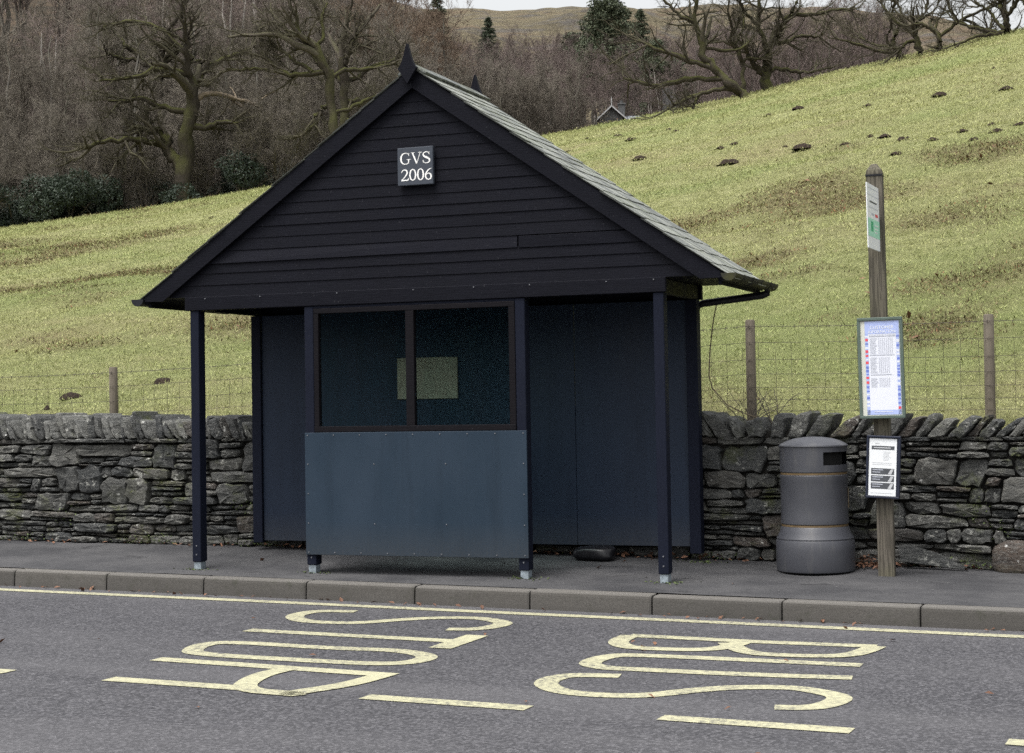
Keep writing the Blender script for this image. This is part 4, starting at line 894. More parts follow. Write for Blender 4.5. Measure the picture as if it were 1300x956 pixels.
tag(link('fallen_leaves', mesh_np('fallen_leaves', V, Ff, LEAF, sid=S)), 'fallen brown leaves gathered along the kerb and the foot of the wall', 'leaves', kind='stuff')
P = []
drop(900, lambda: lr.uniform(-9, 13), lambda x: lr.uniform(2.2, 24), lambda x, y: 0)
P2 = np.array(P); kk = brk(P2[:, 0], P2[:, 1], lr); P2 = P2[kk | (lr.uniform(0, 1, len(P2)) < .05)]; P2[:, 2] = ground(P2[:, 0], P2[:, 1]) + .04
V, Ff, S = leaves(P2, .045, 4)
tag(link('field_leaves', mesh_np('field_leaves', V, Ff, LEAF, sid=S * .7)), 'scattered red brown leaves and bracken fronds on the lower field', 'leaves', kind='stuff')
# weeds and moss along the wall foot and round the posts
P = []
for x0, w_, n in ((-1.2, .18, 120), (-.15, .12, 90), (.02, .07, 60), (3.9, .10, 70), (5.6, .22, 60), (5.95, .1, 40), (-2.6, .15, 60), (2.0, .4, 40)):
    drop(n, lambda: lr.normal(x0, w_), lambda x: wy(x) - abs(lr.normal(0, .035)), lambda x, y: pv(x, y) + abs(lr.normal(0, .035)))
for x0, z0, n in ((.0, .55, 70), (-.12, .42, 50), (-.35, .5, 40), (-2.2, .36, 40), (5.9, .45, 50), (6.1, .32, 30)):
    drop(n, lambda: lr.normal(x0, .06), lambda x: wy(x) - .015, lambda x, y: z0 + lr.normal(0, .045))
for x0, y0 in ((.01, 0), (1.04, .05), (2.81, .13), (3.89, .18), (3.87, 1.14)):
    drop(45, lambda: lr.normal(x0, .075), lambda x: lr.normal(y0 - .03, .03), lambda x, y: float(pav(x, y)) + .003)
V, Ff, S = leaves(P, .011, 5)
tag(link('small_weeds', mesh_np('small_weeds', V, Ff, IVY, sid=S)), 'tiny green weeds and moss at the wall foot and round the shelter posts', 'weeds', kind='stuff')

# ------------------------------------------------------------------ molehills
def on_field(x, y):
    d = ray(x, y); h = math.hypot(d[0], d[1]); lo = 13.5 / 1; r = lo
    while r < 110:
        p = C + d * (r / h)
        if p[2] < gz(p[0], p[1]) and r > rho_wall(math.atan2(d[0], d[1])) + .3: return p, r
        r += .12
    return None, None
MH = [(1014, 139, 16), (976, 147, 13), (1041, 144, 6), (1102, 135, 15), (1193, 122, 19), (1277, 114, 18), (1262, 87, 6), (933, 184, 13), (915, 189, 14), (926, 208, 27), (1021, 190, 28), (1074, 184, 14), (1124, 175, 18), (1105, 174, 10), (1148, 178, 21), (1184, 179, 14), (1222, 168, 16), (1237, 178, 15), (1259, 159, 12), (1265, 168, 20), (1295, 159, 16), (1139, 196, 18), (997, 187, 8), (746, 177, 10), (802, 178, 15), (814, 202, 21), (723, 193, 11), (826, 169, 10), (850, 165, 8), (859, 167, 11), (785, 174, 16), (91, 505, 31), (208, 486, 27), (60, 522, 9), (269, 277, 9)]
near_l = {(91, 505): 'broad dark molehill low in the field left of the fence post', (208, 486): 'long streak of molehill soil right of the left fence post', (60, 522): 'tiny molehill just above the wall at the far left', (269, 277): 'lone small molehill high in the field left of the shelter roof', (1139, 196): 'round molehill directly above the top of the bus stop post', (1021, 190): 'largest molehill of the slope, wide and lumpy', (1262, 87): 'tiny molehill alone near the brow at the far right', (814, 202): 'wide molehill nearest the right roof slope of the shelter'}
kinds = []
for s in range(5):
    r_ = np.random.default_rng(60 + s); n = 26; g = np.linspace(-1, 1, n); X, Y = np.meshgrid(g, g); rad = np.sqrt(X ** 2 + Y ** 2 * 1.2)
    Z = np.clip(1 - (rad * (1 + .16 * fbm(X, Y, 70 + s, 3, 2.4))) ** 2, -.12, 1) ** 1. ; Z = np.where(Z > 0, np.abs(Z) ** .8, Z) + .16 * fbm(X, Y, 80 + s, 4, 6.) * (Z > -.05)
    kinds.append(mesh_np('molehill', np.stack([X, Y, Z], -1).reshape(-1, 3), grid_faces(n, n), SOIL, smooth=False))
for i, (x, y, wpx) in enumerate(MH):
    p, r = on_field(x, y)
    if p is None: continue
    o = link('molehill', kinds[i % 5]); w_ = wpx / F * np.linalg.norm(p - C) / 2; o.scale = (w_ * 1.05, w_ * 1.0, max(w_ * .5, .06)); o.location = (p[0], p[1], gz(p[0], p[1]) - .015); o.rotation_euler = (0, 0, (i * 1.7) % 6.28)
    tag(o, near_l.get((x, y), 'dark molehill among the scatter of others on the upper field' if x > 700 else 'dark molehill'), 'molehill', 'molehills on the grass slope')

# ------------------------------------------------------------------ bare trees
def tubes(P, Rr, sides):
    """P (B,n,3), Rr (B,n) -> vertices, quads"""
    B, n = P.shape[:2]; T = np.empty_like(P); T[:, 1:-1] = P[:, 2:] - P[:, :-2]; T[:, 0] = P[:, 1] - P[:, 0]; T[:, -1] = P[:, -1] - P[:, -2]
    T /= np.linalg.norm(T, axis=-1, keepdims=True) + 1e-9
    ref = np.where(np.abs(T[..., 2:3]) < .85, np.array([0, 0, 1.]), np.array([1., 0, 0])); A = np.cross(T, ref); A /= np.linalg.norm(A, axis=-1, keepdims=True) + 1e-9; Bv = np.cross(T, A)
    k = np.arange(sides) * 2 * np.pi / sides
    V = P[:, :, None] + Rr[:, :, None, None] * (np.cos(k)[None, None, :, None] * A[:, :, None] + np.sin(k)[None, None, :, None] * Bv[:, :, None])
    base = (np.arange(B) * n * sides)[:, None, None] + (np.arange(n - 1) * sides)[None, :, None]; kk = np.arange(sides)[None, None]; k2 = (np.arange(sides) + 1) % sides
    q = np.stack([base + kk, base + k2[None, None], base + sides + k2[None, None], base + sides + kk], -1)
    return V.reshape(-1, 3), q.reshape(-1, 4)
def pack(levels):
    Vs, Fs, o = [], [], 0
    for P, Rr, s in levels:
        v, f = tubes(P, Rr, s); Vs.append(v); Fs.append(f + o); o += len(v)
    return np.concatenate(Vs), np.concatenate(Fs)
def children(P, Rr, n, t0, ang, asd, lenf, radf, npts, wig, up, r, lmin=0., rmin=.004, t1=1.):
    B, m = P.shape[:2]; t = r.uniform(t0, t1, (B, n)) * (m - 1); i0 = np.minimum(t.astype(int), m - 2); f = (t - i0)[..., None]; bi = np.arange(B)[:, None]
    p = P[bi, i0] * (1 - f) + P[bi, i0 + 1] * f; tan = P[bi, i0 + 1] - P[bi, i0]; tan /= np.linalg.norm(tan, axis=-1, keepdims=True) + 1e-9
    rad = Rr[bi, i0] * (1 - f[..., 0]) + Rr[bi, i0 + 1] * f[..., 0]
    plen = np.linalg.norm(np.diff(P, axis=1), axis=-1).sum(1)[:, None]
    v = r.normal(size=p.shape); v -= (v * tan).sum(-1, keepdims=True) * tan; v /= np.linalg.norm(v, axis=-1, keepdims=True) + 1e-9
    a = (ang + r.normal(0, asd, (B, n)))[..., None]; d = np.cos(a) * tan + np.sin(a) * v
    L = np.maximum(plen * lenf * (1.15 - .6 * t / (m - 1)) * r.uniform(.6, 1.35, (B, n)), lmin); rad = np.maximum(np.minimum(rad * radf, rad * .95), rmin)
    p = p.reshape(-1, 3); d = d.reshape(-1, 3); L = L.ravel(); rad = rad.ravel(); out = [p]
    for k in range(npts - 1):
        d = d + r.normal(0, wig, d.shape); d[:, 2] += up; d /= np.linalg.norm(d, axis=-1, keepdims=True); p = p + d * (L / (npts - 1))[:, None]; out.append(p)
    return np.stack(out, 1), rad[:, None] * np.linspace(1, .32, npts)[None]
def poly(pts, n):
    """resample a hand-laid limb to n points, smoothly"""
    P = np.array(pts, float); 
    for _ in range(2):
        P = np.concatenate([P[:1], np.stack([P[:-1] * .75 + P[1:] * .25, P[:-1] * .25 + P[1:] * .75], 1).reshape(-1, P.shape[1]), P[-1:]])
    s = np.concatenate([[0], np.cumsum(np.linalg.norm(np.diff(P[:, :3], axis=0), axis=1))]); t = np.linspace(0, s[-1], n); return np.stack([np.interp(t, s, P[:, k]) for k in range(P.shape[1])], -1)
def tree_thing(name, loc, label, group, parts, rz=0., sc_=1.):
    t = thing(name, loc, label, 'tree', group, rz); t.scale = (sc_,) * 3
    for nm, me in parts: link(nm, me, t)
    return t
# oaks whose limbs are laid out one by one; the twigs grow by themselves
def oak(label, base, rho, limbs, seed, tw=.8, barkm=None, dead=(), dens=1., extra=None):
    """limbs: lists of (px, py, radius in px) as seen; each gets its own depth wander"""
    r = np.random.default_rng(seed); b = at(base[0], base[1], rho); b[2] = gz(b[0], b[1]) - .15; sc_ = rho * 1.0 / F * math.hypot(*(ray(*base)[:2])) ** -1
    fw = np.array([CW[0], CW[1], 0]); fw /= np.linalg.norm(fw)
    main, dd = [], []; first = None
    for k, lb in enumerate(limbs):
        pts = []; dep = 0.; slope = 0 if k == 0 else r.uniform(-.7, .7)
        for j, (x, y, rp) in enumerate(lb):
            q = at(x, y, rho) - at(base[0], base[1], rho)
            if j: dep += slope * math.hypot(x - lb[j - 1][0], y - lb[j - 1][1]) * rho / F + r.normal(0, .06)
            q = q + fw * dep; q[2] += .15 if j or k else 0; pts.append((*q, rp * rho / F * (.86 if rho < 75 else 1)))
        if k and first is not None:                       # start on the nearest point of what is built already
            q0 = np.array(pts[0][:3]); al = np.concatenate([m_[:, :3] for m_ in main]); e = al - q0; e = e - np.outer(e @ fw, fw) * .999
            near = al[np.argmin((e ** 2).sum(1))]; off = (near - q0) @ fw; pts = [(*(np.array(p[:3]) + fw * off), p[3]) for p in pts]
        q = poly(pts, 14); q[2:-1, :3] += r.normal(0, .38, (11, 3)) * q[2:-1, 3:4]; q[:, 3] *= r.uniform(.82, 1.18, 14); main.append(q); first = 1; dd.append(k in dead)
    P = np.stack([q[:, :3] for q in main]); Rr = np.stack([q[:, 3] for q in main]); dd = np.array(dd)
    live = ~dd
    far = rho > 75; n1 = max(3, int((7 if rho > 69 else 4) * dens))
    P1, R1 = children(P[live][1:], Rr[live][1:], n1, .25, .85, .3, .50, .55, 9, .22, .05, r, 1.0, .013)
    Pe, Re = children(P[live][:, -5:], Rr[live][:, -5:], 3, .5, .5, .25, 2.0, .9, 9, .20, .05, r, 1.3, .016)
    P1 = np.concatenate([P1, Pe]); R1 = np.concatenate([R1, Re])
    P2, R2 = children(P1, R1, 6 if far else 4, .15, .75, .25, .52, .55, 7, .22, .04, r, .55, .007 * tw)
    P3, R3 = children(P2, R2, 5 if far else 4, .15, .7, .25, .52, .55, 5, .22, .03, r, .35, .0048 * tw)
    P4, R4 = children(P3, R3, 4 if far else 3, .15, .65, .25, .6, .65, 4, .18, .02, r, .22, .0036 * tw)
    bm_ = barkm or BARK_OAK
    v, f = pack([(P[live], Rr[live], 10)]); parts = [('trunk', mesh_np('trunk', v, f, bm_, smooth=True))]
    v, f = pack([(P1, R1, 6), (P2, R2, 4), (P3, R3, 3), (P4, R4, 3)]); parts.append(('crown', mesh_np('crown', v, f, BARK_LIMB, smooth=True)))
    if dd.any():
        for k in np.nonzero(dd)[0]:
            Pd, Rd = children(P[k:k + 1], Rr[k:k + 1], 5, .35, .7, .3, .35, .6, 6, .25, -.03, r, .2, .01); v, f = pack([(P[k:k + 1], Rr[k:k + 1], 8), (Pd, Rd, 4)]); parts.append(('dead_limb', mesh_np('dead_limb', v, f, DEADWOOD, smooth=True)))
    return tree_thing('oak_tree', b, label, 'bare oaks along the brow of the field', parts)
def poly_batch(P, n):
    m = P.shape[1]; t = np.linspace(0, m - 1, n); i = np.minimum(t.astype(int), m - 2); f = (t - i)[None, :, None]; return P[:, i] * (1 - f) + P[:, i + 1] * f
oak('leaning mossy oak left of its neighbours, its trunk slanting towards the shelter roof', (947, 124), 71, [
    [(950, 128, 8), (935, 113, 7.5), (915, 97, 7), (898, 80, 6.5), (890, 66, 5.5), (890, 52, 4.5)], [(890, 55, 4.5), (885, 38, 3.8), (880, 22, 3.2), (885, 5, 2.6), (880, -20, 2)], [(905, 88, 4), (893, 82, 4), (870, 76, 3.5), (850, 66, 3), (828, 60, 2.4), (810, 48, 1.8)],
    [(918, 100, 4.5), (900, 99, 4), (880, 97, 4), (862, 98, 3.6), (845, 104, 3.2), (820, 98, 2.4), (795, 88, 1.6)], [(935, 114, 3.6), (915, 112, 3.4), (895, 118, 3), (875, 124, 2.6), (858, 134, 2), (845, 141, 1.5)], [(888, 120, 2.4), (880, 134, 2), (876, 140, 1)],
    [(882, 28, 2.6), (862, 22, 2.4), (848, 8, 2), (832, -10, 1.6)], [(888, 62, 3), (900, 60, 2.6), (925, 62, 2.2), (945, 55, 1.8), (960, 40, 1.4)]], 101, dens=1.1)
oak('slim upright oak stem rising beside the leaning mossy oak', (942, 122), 73, [
    [(943, 125, 4), (943, 105, 3.6), (944, 80, 3.4), (938, 62, 3), (931, 50, 2.6)], [(938, 63, 2.4), (925, 50, 2.2), (930, 35, 1.8), (920, 15, 1.5), (925, -8, 1.2)], [(943, 76, 2.4), (952, 70, 2), (965, 72, 1.6), (980, 66, 1.2)], [(934, 55, 2), (940, 40, 1.8), (950, 22, 1.4), (945, 2, 1)]], 102)
oak('upright oak with a bright green mossy bole, tallest crown on the brow', (975, 115), 74, [
    [(976, 119, 8.5), (974, 104, 7.5), (973, 88, 7), (975, 72, 6.5), (978, 58, 5.5)], [(975, 66, 4.5), (966, 48, 4), (960, 32, 3.5), (965, 14, 3), (958, -14, 2.4)], [(978, 60, 4.4), (990, 42, 4), (996, 26, 3.6), (1008, 12, 3), (1016, -12, 2.4)], [(972, 104, 5), (962, 90, 4.5), (952, 78, 3.6), (944, 68, 2.6)],
    [(976, 92, 3.4), (990, 88, 3), (1005, 90, 2.8), (1022, 94, 2), (1040, 90, 1.4)], [(996, 26, 3), (1015, 18, 2.8), (1040, 20, 2.4), (1062, 10, 2), (1085, 12, 1.5)], [(980, 56, 3), (1000, 52, 2.8), (1020, 40, 2.4), (1032, 42, 2), (1052, 36, 1.5)], [(962, 34, 2.8), (945, 24, 2.4), (932, 8, 2), (915, -4, 1.5)]], 103, dens=1.15)
oak('twisted thin oak leaning left, first of the close trio on the brow', (1149, 71), 68, [
    [(1151, 74, 4.2), (1142, 65, 4), (1134, 56, 3.8), (1135, 46, 3.4), (1138, 38, 3)], [(1138, 40, 2.8), (1142, 28, 2.4), (1146, 14, 2), (1142, -5, 1.6)], [(1134, 56, 2.6), (1122, 48, 2.2), (1132, 34, 2), (1128, 20, 1.7), (1134, 4, 1.3)], [(1138, 62, 2.6), (1120, 64, 2.3), (1100, 58, 2), (1078, 54, 1.7), (1055, 48, 1.2)], [(1130, 58, 2), (1112, 50, 1.6), (1096, 38, 1.2)]], 104)
oak('mossy forked oak in the middle of the close trio on the brow', (1168, 66), 67, [
    [(1168, 70, 5), (1168, 58, 4.6), (1167, 46, 4.4), (1161, 35, 4)], [(1161, 36, 3), (1150, 28, 2.6), (1138, 22, 2.2), (1128, 10, 1.7), (1120, -6, 1.3)], [(1161, 35, 3.2), (1166, 20, 2.8), (1178, 6, 2.2), (1182, -12, 1.7)], [(1166, 48, 2.6), (1154, 46, 2.4), (1146, 54, 2), (1140, 60, 1.4)], [(1166, 20, 2), (1180, 13, 1.8), (1190, 6, 1.4), (1190, -8, 1)]], 105)
oak('oak with a long limb reaching up right, last of the close trio on the brow', (1187, 61), 66, [
    [(1186, 65, 4.6), (1190, 55, 4.2), (1193, 45, 4), (1192, 36, 3.6)], [(1192, 38, 3), (1182, 32, 2.6), (1170, 26, 2.2), (1158, 26, 1.6)], [(1193, 40, 3), (1206, 30, 2.8), (1220, 19, 2.6), (1240, 10, 2), (1262, 2, 1.5)], [(1218, 20, 2), (1208, 6, 1.8), (1206, -8, 1.4)], [(1222, 18, 2.4), (1230, 20, 2.4), (1245, 26, 2.2), (1260, 34, 2)], [(1188, 32, 2), (1192, 18, 1.5), (1200, 8, 1)]], 106)
oak('spreading oak at the far right of the brow, its low limbs sweeping left', (1278, 39), 65, [
    [(1277, 43, 5.4), (1277, 30, 5), (1276, 18, 4.6), (1272, 10, 4)], [(1272, 12, 3.2), (1268, 2, 3), (1266, -14, 2.4)], [(1276, 16, 3.4), (1284, 8, 3), (1286, -6, 2.4), (1290, -24, 1.8)], [(1275, 37, 3.6), (1260, 34, 3.2), (1246, 27, 2.8), (1232, 22, 2.2), (1220, 15, 1.6)], [(1272, 37, 3), (1255, 40, 2.6), (1240, 40, 2.2), (1226, 48, 1.8), (1210, 53, 1.2)], [(1274, 34, 3), (1266, 22, 2.6), (1258, 8, 2.2), (1244, -4, 1.6)], [(1280, 38, 3), (1288, 36, 2.8), (1294, 37, 2)]], 107)
oak('oak standing just past the right edge, one limb showing', (1330, 30), 63, [
    [(1330, 34, 6), (1327, 15, 5.4), (1318, -2, 4.6), (1310, -20, 4)], [(1322, 8, 3), (1305, 4, 2.6), (1296, -8, 2)], [(1328, 18, 3), (1345, 5, 2.6), (1360, -10, 2)]], 108)
oak('broad old mossy oak at the field edge left of the shelter, with broken limbs', (233, 252), 79, [
    [(234, 258, 12), (233, 230, 11), (231, 205, 10.5), (233, 180, 10), (238, 150, 9.5), (242, 120, 8), (246, 90, 6.5)], [(228, 196, 7), (215, 175, 7), (204, 160, 6.5), (206, 148, 6), (190, 145, 4.4), (170, 146, 3)], [(200, 164, 4), (182, 160, 3.6), (160, 160, 3.2), (135, 165, 2.8), (112, 177, 2)],
    [(240, 135, 4.6), (255, 150, 4.2), (268, 142, 3.4), (285, 140, 2.8), (305, 142, 1.8)], [(243, 112, 4), (258, 100, 3.6), (276, 97, 3.2), (300, 105, 2.6), (325, 109, 2.2), (333, 128, 1.4)], [(246, 92, 5), (236, 60, 4.6), (243, 38, 3.6), (232, 12, 2.8), (240, -12, 2)], [(246, 92, 4), (262, 66, 3.4), (280, 50, 2.8), (300, 44, 2.2), (318, 30, 1.6)],
    [(238, 78, 3.6), (205, 70, 3.2), (182, 80, 2.8), (160, 86, 2.2), (128, 88, 1.5)], [(206, 160, 3), (212, 172, 2.6), (210, 186, 1.4)], [(240, 126, 4), (205, 118, 3.6), (175, 104, 3), (150, 108, 2.4), (130, 106, 1.6)], [(246, 60, 3), (215, 30, 2.8), (190, 12, 2.4), (160, 10, 2), (130, 18, 1.4)]], 109, dead=(4, 8), dens=1.2)
oak('oak with bright mossy limbs rising behind the left roof slope', (426, 218), 76, [
    [(428, 222, 7), (426, 190, 6.4), (424, 150, 6), (419, 115, 5.6), (415, 90, 5.2), (406, 64, 4.6), (390, 48, 4)], [(412, 88, 3.4), (395, 90, 3.4), (372, 89, 3.2), (352, 86, 3), (338, 72, 2.6), (326, 58, 2.4)], [(396, 88, 2.8), (384, 76, 2.6), (372, 74, 2.4), (362, 60, 2), (350, 54, 1.5)], [(340, 82, 2), (318, 80, 2), (300, 84, 1.8), (284, 81, 1.2)],
    [(422, 128, 3.2), (410, 130, 3), (400, 145, 2.8), (394, 160, 2.4), (382, 168, 1.8)], [(390, 48, 3.4), (376, 40, 3), (380, 22, 2.6), (366, 4, 2.2), (372, -14, 1.6)], [(402, 60, 3), (412, 40, 2.6), (404, 18, 2.2), (412, -6, 1.6)], [(418, 96, 3), (440, 82, 2.8), (460, 84, 2.4), (478, 78, 2), (500, 72, 1.4)], [(424, 140, 3), (446, 132, 2.6), (470, 118, 2.2), (486, 112, 1.5)]], 110, dens=1.05)
oak('green trunked oak with a wide top behind the left roof slope', (437, 212), 84, [
    [(437, 214, 6), (437, 160, 6), (436, 110, 6), (436, 60, 6), (437, 30, 5.6), (434, 5, 5)], [(437, 34, 3.6), (455, 26, 3.2), (470, 10, 2.8), (488, 6, 2.2), (505, -6, 1.6)], [(436, 60, 3), (455, 58, 2.8), (470, 64, 2.6), (485, 50, 2.2), (500, 44, 1.6)], [(436, 40, 3.4), (420, 22, 3), (405, 14, 2.6), (392, -4, 2)], [(436, 82, 3), (452, 90, 2.6), (468, 88, 2.4), (480, 94, 2), (492, 84, 1.4)], [(437, 20, 3.4), (446, -2, 3), (456, -20, 2.4)]], 111, dens=1.1)
oak('dark oak fork high in the wood left of centre', (203, 240), 92, [
    [(203, 244, 6), (206, 190, 6), (200, 140, 6), (208, 90, 5.6), (198, 40, 5.2), (196, 26, 5)], [(196, 28, 3.8), (180, 14, 3.4), (164, -4, 2.8), (150, -16, 2)], [(197, 26, 3.6), (212, 12, 3.2), (220, -8, 2.6)], [(180, 14, 2.4), (160, 14, 2), (138, 6, 1.6)], [(200, 34, 3), (224, 36, 2.6), (236, 22, 2.2), (262, 18, 1.7)], [(206, 80, 3), (188, 70, 2.6), (170, 74, 2), (150, 66, 1.4)]], 112, dens=1.1)

# the wood: a few kinds of tree, each planted many times
def wood_kind(kind, seed):
    r = np.random.default_rng(seed)
    if kind == 'birch':
        pts = []; ns = r.integers(1, 4)
        for s in range(ns):
            a = r.uniform(0, 6.28); l = r.uniform(.02, .14); h = r.uniform(9, 12); pts.append(poly([(0.1 * s, 0, 0, .13), (l * 3 * math.cos(a), l * 3 * math.sin(a), h * .35, .10), (l * h * math.cos(a) * .7, l * h * math.sin(a) * .7, h * .7, .07), (l * h * math.cos(a), l * h * math.sin(a), h, .02)], 12))
        P = np.stack([p[:, :3] for p in pts]); Rr = np.stack([p[:, 3] for p in pts]); P[:, 1:-1, :2] += r.normal(0, .05, P[:, 1:-1, :2].shape)
        P1, R1 = children(P, Rr, 22, .3, .7, .2, .26, .45, 7, .14, .02, r, .8, .012); P2, R2 = children(P1, R1, 8, .15, .6, .25, .5, .5, 5, .16, -.02, r, .4, .008); P3, R3 = children(P2, R2, 6, .1, .5, .25, .6, .6, 4, .14, -.05, r, .3, .0075)
        lev = [(P1, R1, 4), (P2, R2, 3), (P3, R3, 3)]; tb, cb = BIRCH, TWIG_PURPLE
    else:
        stems = {'pole': r.integers(1, 3), 'thicket': r.integers(4, 7), 'tall': 1, 'russet': 1, 'purple': r.integers(2, 4)}[kind]; H = {'pole': 12., 'thicket': 7.5, 'tall': 11.5, 'russet': 10.5, 'purple': 10.}[kind]; pts = []
        for s in range(stems):
            a = r.uniform(0, 6.28); l = r.uniform(.05, .24) if stems > 1 else r.uniform(0, .06); h = H * r.uniform(.8, 1.1); r0 = {'pole': .12, 'thicket': .09, 'tall': .20, 'russet': .17, 'purple': .11}[kind] * r.uniform(.8, 1.2)
            pts.append(poly([(.15 * math.cos(a), .15 * math.sin(a), 0, r0), (l * h * .3 * math.cos(a), l * h * .3 * math.sin(a), h * .3, r0 * .82), (l * h * .75 * math.cos(a), l * h * .75 * math.sin(a), h * .65, r0 * .5), (l * h * math.cos(a), l * h * math.sin(a), h, r0 * .15)], 12))
        P = np.stack([p[:, :3] for p in pts]); Rr = np.stack([p[:, 3] for p in pts]); P[:, 1:-1] += r.normal(0, .09, P[:, 1:-1].shape)
        n1, t0, ang, up, lf = {'pole': (12, .35, .8, .06, .2), 'thicket': (11, .15, .65, .05, .36), 'tall': (26, .22, .95, .07, .36), 'russet': (30, .2, .95, .06, .36), 'purple': (15, .2, .6, .08, .34)}[kind]
        P1, R1 = children(P, Rr, n1, t0, ang, .22, lf, .55, 8, .15, up, r, .8, .016)
        P2, R2 = children(P1, R1, 8, .12, .75, .25, .45, .55, 6, .18, up * .8, r, .4, .010); P3, R3 = children(P2, R2, 7 if stems > 1 else 8, .1, .65, .25, .55, .6, 4, .18, up * .6, r, .3, .0085)
        lev = [(P1, R1, 5), (P2, R2, 3), (P3, R3, 3)]
        P4, R4 = children(P3[::2], R3[::2], 3, .1, .6, .2, .6, .8, 3, .15, up * .5, r, .2, .0075); lev.append((P4, R4, 3))
        tb, cb = BARK_POLE if kind == 'pole' else BARK_WOOD, {'pole': TWIG_BROWN, 'thicket': TWIG_BROWN, 'tall': TWIG_BROWN, 'russet': TWIG_RUSSET, 'purple': TWIG_PURPLE}[kind]
    v, f = pack([(P, Rr, 7)]); a = mesh_np('trunk', v, f, tb, smooth=True); v, f = pack(lev); return [('trunk', a), ('crown', mesh_np('crown', v, f, cb, smooth=True))]
LIB = {k: [wood_kind(k, 200 + 10 * i + j) for j in range(n)] for i, (k, n) in enumerate((('thicket', 3), ('tall', 3), ('russet', 2), ('purple', 3), ('birch', 2), ('pole', 3)))}
wr = random.Random(77)
def plant(kind, azd, rho, sc_, label, group, name='bare_tree'):
    a = R(azd); x, y = C[0] + rho * math.sin(a), C[1] + rho * math.cos(a)
    return tree_thing(name, (x, y, gz(x, y) - .15), label, group, wr.choice(LIB[kind]), wr.uniform(0, 6.28), sc_)
def row(kind, a0, a1, r0, r1, n, s0, s1, label, group, name='bare_tree', skip=lambda a, r: False):
    for i in range(n):
        a = a0 + (a1 - a0) * (i + wr.uniform(.1, .9)) / n; r = wr.uniform(r0, r1)
        if not skip(a, r): plant(kind, a, r, wr.uniform(s0, s1), label, group, name)
hs_ = lambda a, r: -21.2 < a < -17.6 and r < 172
row('thicket', -46, -31, 79.6, 82, 14, .45, .8, 'small wispy bare sapling at the very edge of the left wood', 'saplings at the wood edge'); Lk = 'tangled many stemmed bare tree low in the wood beyond the left field edge'; row('thicket', -47, -26, 84, 92, 24, .75, 1.1, Lk, 'thicket trees of the left wood')
row('thicket', -47, -26, 96, 118, 22, .9, 1.3, Lk, 'thicket trees of the left wood')
row('pole', -46.5, -27, 84, 120, 26, .8, 1.15, 'slim grey pole of a tree with few side branches in the left wood', 'slim grey poles of the left wood'); Lt = 'tall bare brown tree standing inside the wood on the left'; row('tall', -47, -26.5, 90, 105, 15, .9, 1.15, Lt, 'tall bare trees of the left wood'); row('tall', -47, -27, 110, 140, 16, 1., 1.35, Lt, 'tall bare trees of the left wood')
row('purple', -47, -27, 135, 190, 22, 1.1, 1.6, 'purple brown bare tree far up the left wooded slope', 'purple trees of the left wood')
row('birch', -46, -30, 90, 125, 14, .85, 1.15, 'thin white birch stem among the brown trees of the left wood', 'birches of the left wood', 'birch_tree')
row('russet', -28.8, -25.7, 92, 125, 7, .9, 1.2, 'reddish brown bare tree behind the peak of the shelter roof', 'russet trees behind the roof peak')
row('russet', -29, -25.6, 130, 175, 7, 1., 1.3, 'reddish brown bare tree behind the peak of the shelter roof', 'russet trees behind the roof peak')
Lm = 'grey brown bare tree in the hollow wood between the roof and the hill'; row('thicket', -25.5, -21.3, 96, 112, 8, .75, 1., Lm, 'trees of the hollow wood'); row('purple', -25, -17.2, 118, 150, 18, .65, .85, Lm, 'trees of the hollow wood', skip=hs_); row('purple', -25, -16.5, 155, 225, 32, .75, 1.05, Lm, 'trees of the hollow wood', skip=hs_)
row('purple', -26, -11, 238, 282, 30, .75, 1., 'small far bare tree at the top of the wood under the bare hill', 'far trees under the hill'); row('birch', -23.5, -20.2, 205, 235, 6, .8, 1., 'pale birch on the slope below the bare hill', 'pale birches below the hill', 'birch_tree')
Lr = 'pinkish brown bare tree in the wood behind the mossy oaks on the brow'; row('purple', -17.4, -11.5, 98, 125, 11, .65, .85, Lr, 'pinkish trees behind the brow'); row('purple', -17, -10.2, 135, 240, 24, .6, .85, Lr, 'pinkish trees behind the brow')
row('purple', -20.6, -18.4, 154, 164, 5, .75, .95, 'bare tree just behind the house, in front of the dark pine', 'bare trees behind the house'); row('birch', -18.9, -17.0, 110, 128, 4, .5, .62, 'slim pale birch below the dark pine beside the house', 'birches by the house', 'birch_tree')

# ------------------------------------------------------------------ evergreens
def leafcloud(lobes, n, size, seed, flatten=.75):
    r = np.random.default_rng(seed); L = np.array(lobes, float); w_ = L[:, 3] ** 2; k = r.choice(len(L), n, p=w_ / w_.sum()); d = r.normal(size=(n, 3)); d /= np.linalg.norm(d, axis=1, keepdims=True)
    rad = r.uniform(.35, 1, n) ** .45 * (1 + .22 * np.sin(d[:, 0] * 5 + k) * np.cos(d[:, 2] * 4 + k * 2)); c = L[k, :3] + d * (L[k, 3] * rad)[:, None] * [1, 1, flatten]
    u = r.normal(size=(n, 3)); u /= np.linalg.norm(u, axis=1, keepdims=True); v = np.cross(u, r.normal(size=(n, 3))); v /= np.linalg.norm(v, axis=1, keepdims=True); s = size * r.uniform(.6, 1.4, (n, 1))
    V = np.stack([c - u * s, c - v * s * .45, c + u * s, c + v * s * .45], 1).reshape(-1, 3); return V, np.arange(len(V)).reshape(-1, 4), np.repeat(r.uniform(0, 1, n), 4)
